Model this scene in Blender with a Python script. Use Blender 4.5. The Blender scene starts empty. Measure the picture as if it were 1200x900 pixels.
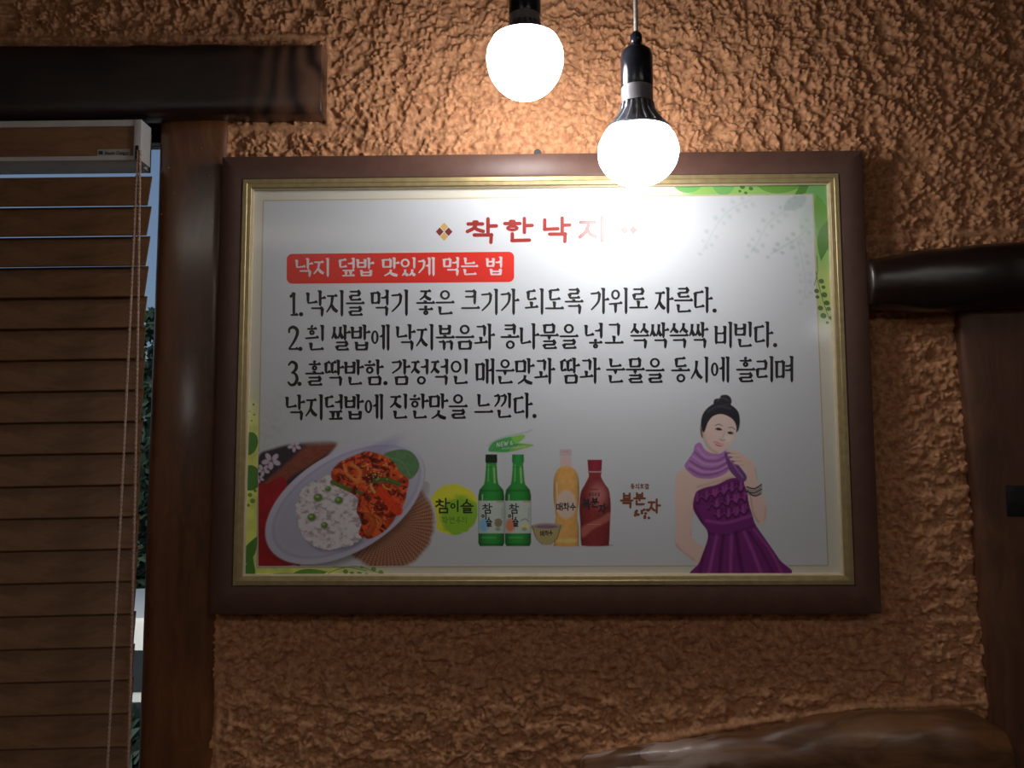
import bpy, bmesh, math, random
import numpy as np
from mathutils import Vector, Matrix
random.seed(7); rng = np.random.default_rng(7)
S = bpy.context.scene
COL = S.collection
PI = math.pi

# ------------------------------------------------------------------ camera
F = 1005.0
SZ = 1.75                                   # height of the sign's centre
CP = Vector((-0.0187, -1.2059, SZ - 0.1149))
PIT, YAW, ROL = 0.0911, 0.0187, 0.0037
RM = Matrix.Rotation(YAW, 3, 'Z') @ Matrix.Rotation(PIT, 3, 'X') @ Matrix.Rotation(ROL, 3, 'Y')
cam_d = bpy.data.cameras.new('camera'); cam = bpy.data.objects.new('camera', cam_d); COL.objects.link(cam)
cam_d.sensor_fit = 'HORIZONTAL'; cam_d.sensor_width = 36.0; cam_d.lens = F / 1200 * 36.0
cam_d.clip_start = 0.02; cam_d.clip_end = 200
cam.matrix_world = Matrix.Translation(CP) @ (RM @ Matrix.Rotation(PI/2, 3, 'X')).to_4x4()
S.camera = cam

# ------------------------------------------------------------------ sky, lights, exposure
GLOBE = 26.0       # radiance of the bulbs' milky globes
FILL_PANEL = 6.8        # radiance of the ceiling panels added as fill light
SKY = 0.12
w = bpy.data.worlds.new('sky'); S.world = w; w.use_nodes = True
wn = w.node_tree; bg = wn.nodes['Background']
sky = wn.nodes.new('ShaderNodeTexSky'); sky.sky_type = 'NISHITA'; sky.sun_disc = False; sky.dust_density = 6.0; sky.air_density = .7
sky.sun_elevation = math.radians(28); sky.sun_rotation = math.radians(200)
wn.links.new(sky.outputs[0], bg.inputs[0]); bg.inputs[1].default_value = SKY
S.view_settings.view_transform = 'Standard'; S.view_settings.look = 'None'
S.view_settings.exposure = 0.0; S.view_settings.gamma = 1.0; S.view_settings.use_curve_mapping = False

# ------------------------------------------------------------------ helpers
def U(px, py, y=0.0):
    """point of the plane at depth y that the photograph shows at px, py"""
    d = RM @ Vector(((px - 600) / F, 1.0, (450 - py) / F))
    t = (y - CP.y) / d.y
    return CP + d * t
def Unp(X, Y, y):
    R = np.array(RM)
    d = np.stack([(X - 600) / F, np.ones_like(X), (450 - Y) / F], -1) @ R.T
    t = (y - CP.y) / d[..., 1]
    return np.array(CP) + d * t[..., None]
ORG = {}
def put(o, parent=None, label=None, cat=None, group=None, kind=None):
    COL.objects.link(o)
    if parent is not None: o.parent = parent
    for k, v in (('label', label), ('category', cat), ('group', group), ('kind', kind)):
        if v: o[k] = v
    return o
def empty(name, loc, label, cat, group=None):
    o = bpy.data.objects.new(name, None); o.empty_display_size = 0.05
    o.location = loc; ORG[o.name] = Vector(loc)
    return put(o, None, label, cat, group)
def mk(name, V, Fc, mat, parent=None, smooth=False, org=None, **kw):
    """world-space vertices -> one mesh object, its origin at the parent's"""
    V = np.array(V, float).reshape(-1, 3)
    if org is not None: o0 = Vector(org)
    elif parent is not None: o0 = ORG[parent.name]
    else: o0 = Vector(((V[:,0].min()+V[:,0].max())/2, (V[:,1].min()+V[:,1].max())/2, V[:,2].min()))
    me = bpy.data.meshes.new(name)
    me.from_pydata((V - np.array(o0)).tolist(), [], Fc)
    me.materials.append(mat)
    if smooth: me.polygons.foreach_set('use_smooth', [True] * len(me.polygons))
    me.update()
    o = bpy.data.objects.new(name, me)
    po = ORG[parent.name] if parent is not None else Vector((0, 0, 0))
    o.location = o0 - po
    put(o, parent, **kw)
    ORG[o.name] = o0
    return o
def auto_smooth(o, deg=35):
    o.data.polygons.foreach_set('use_smooth', [True] * len(o.data.polygons))
    bm = bmesh.new(); bm.from_mesh(o.data)
    for e in bm.edges:
        if len(e.link_faces) == 2 and e.calc_face_angle(0) > math.radians(deg): e.smooth = False
    bm.to_mesh(o.data); bm.free()
def bevel(o, wd, seg=2, deg=30):
    bm = bmesh.new(); bm.from_mesh(o.data)
    bmesh.ops.recalc_face_normals(bm, faces=bm.faces)
    es = [e for e in bm.edges if len(e.link_faces) == 2 and e.calc_face_angle(0) > math.radians(deg)]
    bmesh.ops.bevel(bm, geom=es, offset=wd, segments=seg, affect='EDGES', profile=0.6)
    bm.to_mesh(o.data); bm.free(); auto_smooth(o, 40); return o
def box(x0, x1, y0, y1, z0, z1):
    V = [(x, y, z) for x in (x0, x1) for y in (y0, y1) for z in (z0, z1)]
    return V, [(0,1,3,2), (4,6,7,5), (0,4,5,1), (2,3,7,6), (0,2,6,4), (1,5,7,3)]
def lathe(prof, c, n=32, axis='z'):
    V = []; Fc = []
    for r, h in prof:
        for k in range(n):
            a = 2*PI*k/n
            V.append((c[0] + r*math.cos(a), c[1] + r*math.sin(a), c[2] + h))
    m = len(prof)
    for i in range(m-1):
        for k in range(n):
            k2 = (k+1) % n
            Fc.append((i*n+k, i*n+k2, (i+1)*n+k2, (i+1)*n+k))
    Fc.append(tuple(range(n))[::-1]); Fc.append(tuple((m-1)*n + k for k in range(n)))
    return V, Fc
def tube(pts, r, n=8):
    V = []; Fc = []; pts = [Vector(p) for p in pts]
    for i, p in enumerate(pts):
        t = (pts[min(i+1, len(pts)-1)] - pts[max(i-1, 0)]).normalized()
        a = t.orthogonal() if abs(t.z) < 0.9 else Vector((1, 0, 0)) - t * t.x
        a.normalize(); b = t.cross(a)
        rr = r[i] if isinstance(r, (list, tuple)) else r
        for k in range(n):
            an = 2*PI*k/n; V.append(p + a*math.cos(an)*rr + b*math.sin(an)*rr)
    for i in range(len(pts)-1):
        for k in range(n):
            k2 = (k+1) % n; Fc.append((i*n+k, i*n+k2, (i+1)*n+k2, (i+1)*n+k))
    Fc.append(tuple(range(n))[::-1]); Fc.append(tuple((len(pts)-1)*n+k for k in range(n)))
    return V, Fc
def join(*parts):
    V = []; Fc = []
    for v, f in parts:
        b = len(V); V += list(v); Fc += [tuple(i + b for i in q) for q in f]
    return V, Fc

# --- numpy noise
_tab = rng.random((256, 256)).astype(np.float32)
_tab2 = rng.random((256, 256, 2)).astype(np.float32)
def vnoise(x, y):
    xi = np.floor(x).astype(int); yi = np.floor(y).astype(int); fx = x - xi; fy = y - yi
    fx = fx*fx*fx*(fx*(fx*6-15)+10); fy = fy*fy*fy*(fy*(fy*6-15)+10)
    g = lambda a, b: _tab[a & 255, b & 255]
    return (g(xi, yi)*(1-fx)+g(xi+1, yi)*fx)*(1-fy) + (g(xi, yi+1)*(1-fx)+g(xi+1, yi+1)*fx)*fy
def fbm(x, y, o=4, l=2.03, g=0.5):
    s = 0; a = 1; t = 0
    for i in range(o):
        s = s + a*vnoise(x*l**i + 17.3*i, y*l**i + 9.1*i); t += a; a *= g
    return s / t
def worley(x, y):
    xi = np.floor(x).astype(int); yi = np.floor(y).astype(int)
    d1 = np.full(x.shape, 9.0); d2 = np.full(x.shape, 9.0); idv = np.zeros(x.shape)
    for a in (-1, 0, 1):
        for b in (-1, 0, 1):
            j = _tab2[(xi+a) & 255, (yi+b) & 255]
            d = (xi+a+j[..., 0]-x)**2 + (yi+b+j[..., 1]-y)**2
            near = d < d1
            d2 = np.where(near, d1, np.minimum(d2, d))
            idv = np.where(near, j[..., 0], idv)
            d1 = np.where(near, d, d1)
    return np.sqrt(d1), np.sqrt(d2), idv
def ss(a, b, x):
    t = np.clip((x-a)/(b-a), 0, 1); return t*t*(3-2*t)

# ------------------------------------------------------------------ materials
def mat(name, base=(.5,.5,.5), rough=.5, metal=0, coat=0, coat_r=.1, spec=.5):
    m = bpy.data.materials.new(name); m.use_nodes = True
    b = m.node_tree.nodes['Principled BSDF']
    b.inputs['Base Color'].default_value = (*base, 1); b.inputs['Roughness'].default_value = rough
    b.inputs['Metallic'].default_value = metal; b.inputs['Coat Weight'].default_value = coat
    b.inputs['Coat Roughness'].default_value = coat_r; b.inputs['Specular IOR Level'].default_value = spec
    return m
def N(m, t, **kw):
    n = m.node_tree.nodes.new(t)
    for k, v in kw.items():
        if k in n.inputs: n.inputs[k].default_value = v
        else: setattr(n, k, v)
    return n
def L(m, a, b): m.node_tree.links.new(a, b)
def noise_mix(m, c1, c2, scale=(1,1,1), nscale=10, detail=5, dist=0, lo=.35, hi=.65, bump=0, bdist=.001, rough=None):
    b = m.node_tree.nodes['Principled BSDF']
    tc = N(m, 'ShaderNodeTexCoord'); mp = N(m, 'ShaderNodeMapping'); mp.inputs['Scale'].default_value = scale
    L(m, tc.outputs['Object'], mp.inputs[0])
    nz = N(m, 'ShaderNodeTexNoise', Scale=nscale, Detail=detail, Distortion=dist); L(m, mp.outputs[0], nz.inputs['Vector'])
    cr = N(m, 'ShaderNodeValToRGB'); cr.color_ramp.elements[0].position = lo; cr.color_ramp.elements[1].position = hi
    cr.color_ramp.elements[0].color = (*c1, 1); cr.color_ramp.elements[1].color = (*c2, 1)
    L(m, nz.outputs[0], cr.inputs[0]); L(m, cr.outputs[0], b.inputs['Base Color'])
    if bump:
        bp = N(m, 'ShaderNodeBump', Strength=bump, Distance=bdist); L(m, nz.outputs[0], bp.inputs['Height']); L(m, bp.outputs[0], b.inputs['Normal'])
    if rough:
        mr = N(m, 'ShaderNodeMapRange'); mr.inputs['To Min'].default_value = rough[0]; mr.inputs['To Max'].default_value = rough[1]
        L(m, nz.outputs[0], mr.inputs[0]); L(m, mr.outputs[0], b.inputs['Roughness'])
    return m
def wood(name, c1, c2, along='x', rough=.35, coat=.3, coat_r=.2, sc=1.0, bump=.3, blotch=0.5):
    m = mat(name, c1, rough, coat=coat, coat_r=coat_r)
    b = m.node_tree.nodes['Principled BSDF']
    k = {'x': (2, 30, 30), 'z': (30, 30, 2)}[along]
    tc = N(m, 'ShaderNodeTexCoord'); mp = N(m, 'ShaderNodeMapping'); mp.inputs['Scale'].default_value = [q*sc for q in k]
    L(m, tc.outputs['Object'], mp.inputs[0])
    big = N(m, 'ShaderNodeTexNoise', Scale=5.0*sc, Detail=2); L(m, tc.outputs['Object'], big.inputs['Vector'])
    ad = N(m, 'ShaderNodeMixRGB', blend_type='ADD'); ad.inputs[0].default_value = 1.0
    sc2 = N(m, 'ShaderNodeMixRGB', blend_type='MULTIPLY'); sc2.inputs[0].default_value = 1; sc2.inputs[2].default_value = (2.5, 2.5, 2.5, 1)
    L(m, big.outputs['Color'], sc2.inputs[1]); L(m, mp.outputs[0], ad.inputs[1]); L(m, sc2.outputs[0], ad.inputs[2])
    nz = N(m, 'ShaderNodeTexNoise', Scale=1.6, Detail=7, Roughness=.62, Distortion=.6); L(m, ad.outputs[0], nz.inputs['Vector'])
    cr = N(m, 'ShaderNodeValToRGB'); e = cr.color_ramp.elements
    e[0].position = .33; e[1].position = .68; e[0].color = (*c1, 1); e[1].color = (*c2, 1)
    L(m, nz.outputs[0], cr.inputs[0])
    mx = N(m, 'ShaderNodeMixRGB', blend_type='MULTIPLY'); mx.inputs[0].default_value = blotch
    b2 = N(m, 'ShaderNodeTexNoise', Scale=9*sc, Detail=3); L(m, tc.outputs['Object'], b2.inputs['Vector'])
    L(m, cr.outputs[0], mx.inputs[1]); L(m, b2.outputs[0], mx.inputs[2]); L(m, mx.outputs[0], b.inputs['Base Color'])
    bp = N(m, 'ShaderNodeBump', Strength=bump, Distance=.0015); L(m, nz.outputs[0], bp.inputs['Height']); L(m, bp.outputs[0], b.inputs['Normal'])
    return m
M = {}
M['beam'] = wood('dark_beam_wood', (.010,.0045,.004), (.05,.022,.014), 'x', .42, .35, .3, .7, .4)
M['log'] = wood('dark_log_wood', (.010,.005,.004), (.035,.016,.011), 'x', .32, .55, .22, .7, .35)
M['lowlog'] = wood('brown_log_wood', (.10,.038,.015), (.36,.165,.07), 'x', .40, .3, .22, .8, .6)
M['pillar'] = wood('red_brown_pillar_wood', (.14,.048,.015), (.27,.10,.034), 'z', .42, .8, .17, 1.3, .35, .4)
M['post'] = wood('dark_post_wood', (.12,.048,.025), (.26,.11,.055), 'z', .5, .1, .4, .8, .5, .5)
M['slat'] = wood('slat_wood', (.21,.095,.038), (.33,.165,.072), 'x', .5, .1, .4, 2.2, .15, .25)
M['railwood'] = wood('valance_wood', (.24,.10,.035), (.36,.17,.065), 'x', .45, .15, .3, 2.0, .1, .2)
M['pvc'] = noise_mix(mat('white_plastic', rough=.4), (.60,.58,.57), (.68,.66,.65), nscale=40, lo=.3, hi=.7)
M['cord'] = noise_mix(mat('braided_cord', rough=.7), (.42,.27,.21), (.62,.43,.35), scale=(1,1,260), nscale=4, bump=.5)
M['frame'] = noise_mix(mat('frame_brown', rough=.42), (.115,.056,.042), (.135,.068,.05), scale=(1,1,1), nscale=60, detail=3, bump=.05)
M['gold'] = noise_mix(mat('gold_lip', rough=.42, metal=.55), (.40,.31,.15), (.50,.40,.20), nscale=90, lo=.3, hi=.7, rough=(.4,.5))
M['cream'] = noise_mix(mat('cream_lip', rough=.5), (.62,.52,.34), (.70,.60,.42), nscale=80)
M['black'] = noise_mix(mat('black_bakelite', rough=.18), (.012,.013,.02), (.02,.022,.03), nscale=50)
M['alu'] = noise_mix(mat('cast_aluminium', rough=.38, metal=.8), (.40,.41,.45), (.52,.53,.58), nscale=60)
M['grey'] = noise_mix(mat('grey_collar', rough=.4), (.26,.26,.29), (.33,.33,.36), nscale=60)
M['wire'] = noise_mix(mat('grey_lamp_cord', rough=.5), (.30,.28,.25), (.42,.40,.36), scale=(1,1,40), nscale=8)
M['iron'] = noise_mix(mat('dark_iron', rough=.5, metal=.4), (.01,.009,.01), (.02,.018,.02), nscale=60)
g = mat('milky_globe', (.9,.9,.9), .3); b = g.node_tree.nodes['Principled BSDF']
b.inputs['Emission Color'].default_value = (1.0, .965, .955, 1); b.inputs['Emission Strength'].default_value = GLOBE
M['globe'] = g

# vertex-coloured print (matt ink with a glossy laminate)
def print_mat(name):
    m = mat(name, (.8,.8,.8), .32, spec=.5)
    b = m.node_tree.nodes['Principled BSDF']
    at = N(m, 'ShaderNodeAttribute', attribute_name='ink'); L(m, at.outputs['Color'], b.inputs['Base Color'])
    lam(m); return m
def lam(m):
    b = m.node_tree.nodes['Principled BSDF']
    b.inputs['Coat Weight'].default_value = .28; b.inputs['Coat Roughness'].default_value = .10
    tc = N(m, 'ShaderNodeTexCoord')
    nz = N(m, 'ShaderNodeTexNoise', Scale=420.0, Detail=2); L(m, tc.outputs['Object'], nz.inputs['Vector'])
    bp = N(m, 'ShaderNodeBump', Strength=.16, Distance=.0006); L(m, nz.outputs[0], bp.inputs['Height']); L(m, bp.outputs[0], b.inputs['Normal'])
M['print'] = print_mat('printed_paper')
def ink(name, c):
    m = mat('ink_' + name, c, .32, spec=.5); lam(m); return m
def s2l(c):
    c = np.asarray(c, float) / 255.0
    return np.where(c <= .04045, c/12.92, ((c+.055)/1.055)**2.4)
def ph(r, g, b, paper=136):
    """ink colour from the colour seen in the photograph where white paper reads `paper`"""
    return np.clip(s2l((r, g, b)) * .76 / s2l((paper,))[0], 0, .9)

# ------------------------------------------------------------------ stucco wall (a relief of trowelled, flung plaster)
WX0, WX1, WZ0, WZ1 = -3.0, 3.0, 0.0, 2.75
PILX = U(182, 207, -.008).x               # left flank of the post beside the window
OPN = (-1.36, PILX + .010, 0.95, 2.165)           # window opening
def axis(lo, a, b, hi, fine, coarse):
    return np.concatenate([np.arange(lo, a, coarse), np.arange(a, b, fine), np.linspace(b, hi, int((hi-b)/coarse)+1)])
xs = axis(WX0, -0.78, 0.86, WX1, .00165, .02); zs = axis(WZ0, 1.14, 2.36, WZ1, .00165, .02)
def snap(arr, v): arr[np.argmin(abs(arr - v))] = v
for v in OPN[:2]: snap(xs, v)
for v in OPN[2:]: snap(zs, v)
X, Z = np.meshgrid(xs, zs, indexing='ij')
X = X.astype(np.float32); Z = Z.astype(np.float32)
qx = X + .010*(fbm(X*55, Z*55, 3) - .5); qz = Z + .010*(fbm(X*55+40, Z*55+7, 3) - .5)
d1, d2, cid = worley(qx*135, qz*135)
e1, e2, cid2 = worley(qx*260+30, qz*260+11)
big = fbm(X*20, Z*20, 3); med = fbm(qx*88, qz*88, 4, g=.6); fine = fbm(X*280, Z*280, 2, g=.6)
ridg = 1 - abs(2*fbm(qx*110+3, qz*110+9, 4, g=.6) - 1)*2.0
crumb = (1 - d1)*(.45+.9*cid) + .45*(1 - e1)*cid2
h_rough = .0088*np.maximum(crumb, .25)*ss(.30,.62,fbm(X*34+8, Z*34, 3)*.5+med*.5) + .0045*(med-.5) + .007*(big-.5) + .0030*(fine-.5)
# lower down the plaster was pressed flat: plates with torn edges
pl = fbm(qx*58+5, qz*84+3, 5, g=.6)
terr = ss(.40,.43,pl)*.35 + ss(.49,.515,pl)*.35 + ss(.57,.59,pl)*.3
h_flat = .0058*terr + .0038*(med-.5) + .0022*(fine-.5) - .0045*ss(.06,.0,abs(pl-.44))*ss(.5,.56,fine) + .002*(big-.5) + .0016*(1-d1)*ss(.5,.6,big)
k = ss(1.50, 1.95, Z + .25*(fbm(X*3, Z*3, 2)-.5) - .10*np.clip(abs(X)-.5, 0, 1))
h = h_flat*(1-k) + h_rough*k
# smoothed plaster pressed against the timbers
def seg_d(ax, az, bx, bz):
    vx, vz = bx-ax, bz-az; t = np.clip(((X-ax)*vx + (Z-az)*vz)/(vx*vx+vz*vz), 0, 1)
    return np.hypot(X-ax-t*vx, Z-az-t*vz)
def uz(px, py, y=0): p = U(px, py, y); return p.x, p.z
edges = [(uz(-200, 50), uz(384, 44)), (uz(384, 44), uz(384, 150)), (uz(384, 150), uz(272, 152)), (uz(266, 150), uz(254, 940)),
         (uz(1020, 282), uz(1100, 276)), (uz(1100, 276), uz(1300, 268)), (uz(1020, 378), uz(1140, 372)),
         (uz(1124, 372), uz(1170, 830)), (uz(660, 892), uz(850, 852)), (uz(850, 852), uz(1010, 828)), (uz(1010, 828), uz(1200, 822))]
dm = np.full(X.shape, 9.0)
for a, c in edges: dm = np.minimum(dm, seg_d(*a, *c))
calm = ss(.001, .010, dm + .010*(fbm(X*40, Z*40, 2)-.5))
h = h*calm + (1-calm)*(.0035 + .003*(med-.5))
rise = .003*np.exp(-(dm/.005)**2)
hy = -(h - .0015 + rise)
V = np.stack([X, hy, Z], -1).reshape(-1, 3)
nx, nz_ = X.shape
ii, jj = np.meshgrid(np.arange(nx-1), np.arange(nz_-1), indexing='ij')
xc = (xs[:-1]+xs[1:])/2; zc = (zs[:-1]+zs[1:])/2
keep = ~(((xc > OPN[0]) & (xc < OPN[1]))[:, None] & ((zc > OPN[2]) & (zc < OPN[3]))[None, :])
keep &= ~(((xc > -.40) & (xc < .40))[:, None] & ((zc > SZ-.27) & (zc < SZ+.27))[None, :])   # behind the framed sign
a = (ii*nz_ + jj)[keep]
quads = np.stack([a, a+nz_, a+nz_+1, a+1], -1)
used = np.zeros(len(V), bool); used[quads.ravel()] = True
remap = np.cumsum(used) - 1; V = V[used]; quads = remap[quads]
def np_mesh(name, V, Q, smooth=True):
    me = bpy.data.meshes.new(name)
    me.vertices.add(len(V)); me.vertices.foreach_set('co', V.astype(np.float32).ravel())
    me.loops.add(Q.size); me.loops.foreach_set('vertex_index', Q.astype(np.int32).ravel())
    me.polygons.add(len(Q)); me.polygons.foreach_set('loop_start', np.arange(0, Q.size, 4, dtype=np.int32))
    me.polygons.foreach_set('loop_total', np.full(len(Q), 4, dtype=np.int32))
    if smooth: me.polygons.foreach_set('use_smooth', np.ones(len(Q), bool))
    me.update(calc_edges=True); return me
sm = noise_mix(mat('terracotta_stucco', rough=.85, spec=.25), (.44,.21,.105), (.71,.375,.195), nscale=120, detail=4, lo=.36, hi=.62, bump=.7, bdist=.0014)
me = np_mesh('wall_front', V, quads); me.materials.append(sm)
put(bpy.data.objects.new('wall_front', me), kind='structure')
del V, X, Z, quads, hy, h

plas = noise_mix(mat('brown_plaster', rough=.9), (.16,.09,.055), (.24,.14,.09), nscale=8, bump=.3)
flo = noise_mix(mat('dark_floor', rough=.5), (.09,.05,.03), (.16,.09,.05), scale=(1,8,1), nscale=4)
cei = noise_mix(mat('dim_ceiling', rough=.9), (.20,.17,.14), (.26,.23,.19), nscale=6)
for nm, bb, mm in (('wall_left', (-3.1,-3.0,-5.6,.12,0,2.75), plas), ('wall_right', (3.0,3.1,-5.6,.12,0,2.75), plas),
                   ('wall_back', (-3.1,3.1,-5.7,-5.6,0,2.75), plas), ('floor', (-3.1,3.1,-5.7,.12,-.1,0), flo), ('ceiling', (-3.1,3.1,-5.7,.12,2.75,2.85), cei)):
    v, f = box(*bb); mk(nm, v, f, mm, kind='structure')
# outer leaf of the front wall round the opening (gives the wall its thickness)
v, f = join(box(-3.1, OPN[0], .012, .12, 0, 2.75), box(OPN[1], 3.1, .012, .12, 0, 2.75),
            box(OPN[0], OPN[1], .012, .12, 0, OPN[2]), box(OPN[0], OPN[1], .012, .12, OPN[3], 2.75))
mk('wall_outer', v, f, plas, kind='structure')

# window
wf = empty('window_1', (OPN[0], .09, OPN[2]), None, None); wf['kind'] = 'structure'
dk = noise_mix(mat('dark_window_metal', rough=.4), (.03,.025,.022), (.05,.04,.035), nscale=30)
x0, x1, z0, z1 = OPN
v, f = join(box(x0, x1, .085, .115, z0, z0+.03), box(x0, x1, .085, .115, z1-.03, z1), box(x0, x0+.03, .085, .115, z0+.03, z1-.03),
            box(x1-.02, x1, .085, .115, z0+.03, z1-.03), box((x0+x1)/2-.02, (x0+x1)/2+.02, .085, .115, z0+.03, z1-.03))
mk('window_frame', v, f, dk, wf)
gl = bpy.data.materials.new('window_glass'); gl.use_nodes = True
b = gl.node_tree.nodes['Principled BSDF']; b.inputs['Transmission Weight'].default_value = 1; b.inputs['Roughness'].default_value = 0
b.inputs['IOR'].default_value = 1.1; b.inputs['Base Color'].default_value = (.86,.93,.95,1)
for xa, xb in ((x0+.03, (x0+x1)/2-.02), ((x0+x1)/2+.02, x1-.02)):
    v, f = box(xa, xb, .098, .102, z0+.03, z1-.03); mk('pane', v, f, gl, wf)

# paler heartwood showing at the lintel's cut end
mb = M['beam']; nt = mb.node_tree; bb_ = nt.nodes['Principled BSDF']; src = bb_.inputs['Base Color'].links[0].from_socket
tc = N(mb, 'ShaderNodeTexCoord'); sp = N(mb, 'ShaderNodeSeparateXYZ'); L(mb, tc.outputs['Object'], sp.inputs[0])
mr = N(mb, 'ShaderNodeMapRange'); mr.inputs['From Min'].default_value = .47; mr.inputs['From Max'].default_value = .60; L(mb, sp.outputs[0], mr.inputs[0])
wv_ = N(mb, 'ShaderNodeTexWave', Scale=9.0, Distortion=7.0, Detail=2.0); wv_.inputs['Detail Scale'].default_value = 1.2; L(mb, tc.outputs['Object'], wv_.inputs['Vector'])
mu = N(mb, 'ShaderNodeMath', operation='MULTIPLY'); L(mb, mr.outputs[0], mu.inputs[0]); L(mb, wv_.outputs['Fac'], mu.inputs[1])
mx_ = N(mb, 'ShaderNodeMixRGB'); L(mb, mu.outputs[0], mx_.inputs[0]); L(mb, src, mx_.inputs[1]); mx_.inputs[2].default_value = (.20,.095,.055,1); L(mb, mx_.outputs[0], bb_.inputs['Base Color'])

# bare worn wood at the bent log's left end
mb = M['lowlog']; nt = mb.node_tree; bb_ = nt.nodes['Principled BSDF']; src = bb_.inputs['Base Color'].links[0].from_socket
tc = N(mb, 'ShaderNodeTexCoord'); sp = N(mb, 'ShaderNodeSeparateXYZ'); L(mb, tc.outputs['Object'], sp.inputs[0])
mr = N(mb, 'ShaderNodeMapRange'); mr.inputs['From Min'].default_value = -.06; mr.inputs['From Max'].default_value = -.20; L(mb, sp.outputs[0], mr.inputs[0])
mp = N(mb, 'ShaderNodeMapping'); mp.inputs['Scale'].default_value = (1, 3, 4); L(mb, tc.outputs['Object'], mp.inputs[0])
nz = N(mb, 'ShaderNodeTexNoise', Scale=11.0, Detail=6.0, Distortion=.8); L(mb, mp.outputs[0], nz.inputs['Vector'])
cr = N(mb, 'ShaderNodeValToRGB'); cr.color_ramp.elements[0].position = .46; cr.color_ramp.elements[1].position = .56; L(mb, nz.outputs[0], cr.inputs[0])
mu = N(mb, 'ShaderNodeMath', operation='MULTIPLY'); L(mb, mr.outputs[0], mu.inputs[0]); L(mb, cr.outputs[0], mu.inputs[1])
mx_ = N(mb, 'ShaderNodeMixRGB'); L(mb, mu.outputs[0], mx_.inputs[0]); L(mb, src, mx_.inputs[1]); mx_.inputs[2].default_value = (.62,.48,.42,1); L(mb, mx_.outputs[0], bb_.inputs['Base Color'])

# ------------------------------------------------------------------ timbers
def log(name, st, m, label, cat='beam', n=36, p=2.6, amp=.004, along='x', seed=0, back=.004, rnd=1.0):
    """st: stations (t, centre of the other axis, half width, front depth); superellipse section, rounded ends"""
    st = np.array(st, float); T = np.linspace(0, 1, 90)
    tt = st[0,0] + (st[-1,0]-st[0,0])*T
    C = np.interp(tt, st[:,0], st[:,1]); Rz = np.interp(tt, st[:,0], st[:,2]); Yf = np.interp(tt, st[:,0], st[:,3])
    ker = np.ones(9)/9
    sm_ = lambda q: np.convolve(np.pad(q, 4, 'edge'), ker, 'valid')
    C = sm_(C); Rz = sm_(Rz); Yf = sm_(Yf)
    an = np.linspace(0, 2*PI, n, endpoint=False)
    ca, sa = np.cos(an), np.sin(an)
    cx = np.sign(ca)*abs(ca)**(2/p); sx = np.sign(sa)*abs(sa)**(2/p)
    rows = []
    for i, t in enumerate(tt):
        nz1 = 1 + amp/.04*(fbm(np.full(n, t*7+seed*3.1), 2+ca*1.1+seed, 3) - .5) + amp/.04*.6*(fbm(np.full(n, t*25+seed), 5+sa*2, 2)-.5)
        yc = (Yf[i]+back)/2; ry = (back-Yf[i])/2
        u_ = C[i] + Rz[i]*sx*nz1; yv = yc - ry*cx*nz1
        rows.append((t, u_, yv))
    L_ = abs(tt[-1]-tt[0]); cap = []
    V = []
    def ring(t, u_, yv): V.extend([(t, yy, uu) if along == 'x' else (uu, yy, t) for uu, yy in zip(u_, yv)])
    r0 = .006
    def shr(row, s, dt): t, u_, yv = row; return (t+dt, u_.mean()+(u_-u_.mean())*s, yv.mean()+(yv-yv.mean())*s)
    sgn = 1 if tt[-1] > tt[0] else -1
    r0 *= rnd; k1, k2 = 1-.14*rnd, 1-.05*rnd
    allr = [shr(rows[0], k1, -sgn*r0), shr(rows[0], k2, -sgn*r0*.7)] + rows + [shr(rows[-1], k2, sgn*r0*.7), shr(rows[-1], k1, sgn*r0)]
    for r in allr: ring(*r)
    Fc = []
    for i in range(len(allr)-1):
        for k in range(n):
            k2 = (k+1) % n; Fc.append((i*n+k, i*n+k2, (i+1)*n+k2, (i+1)*n+k))
    Fc.append(tuple(range(n))[::-1]); Fc.append(tuple((len(allr)-1)*n+k for k in range(n)))
    o = mk(name, V, Fc, m, label=label, cat=cat)
    bm = bmesh.new(); bm.from_mesh(o.data); bmesh.ops.recalc_face_normals(bm, faces=bm.faces); bm.to_mesh(o.data); bm.free()
    auto_smooth(o, 50); return o
def stn(px, ptop, pbot, y):
    a_, b_ = U(px, ptop, y*.6), U(px, pbot, y*.6)
    return (U(px, (ptop+pbot)/2, y).x, (a_.z+b_.z)/2, (a_.z-b_.z)/2, y)
# lintel above the window, running out of the picture to the left
s = [stn(377, 52, 137, -.030), stn(330, 51, 137, -.034), stn(250, 51, 137, -.038), stn(120, 56, 139, -.040), stn(0, 58, 141, -.040)]
s.append((-1.5, s[-1][1], s[-1][2], -.04))
log('lintel_beam', s, M['beam'], 'thick dark brown wooden lintel above the window blind, its cut end in the stucco', p=5.5, seed=1, rnd=.25)
# pillar left of the sign
pa = U(187, 160, -.012); pb = U(268, 160, -.012)
xl, xr = PILX, pb.x
o = log('window_post', [(0.0, (xl+xr)/2, (xr-xl)/2, -.012), (s[0][1]-s[0][2]+.006, (xl+xr)/2, (xr-xl)/2, -.012)], M['pillar'],
        'reddish brown wooden post between the blind and the framed sign', 'post', p=6.5, amp=.0006, along='z', seed=2, back=.11)
# right-hand stub log with a rounded end
s = [stn(1027, 309, 358, -.052), stn(1036, 299, 363, -.058), stn(1060, 296, 366, -.060), stn(1110, 291, 364, -.064), stn(1200, 282, 361, -.066)]
s.append((1.5, s[-1][1]+.02, s[-1][2], -.066))
log('wall_log', s, M['log'], 'glossy near-black horizontal log with a rounded end, right of the framed sign', p=2.5, seed=3)
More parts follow.
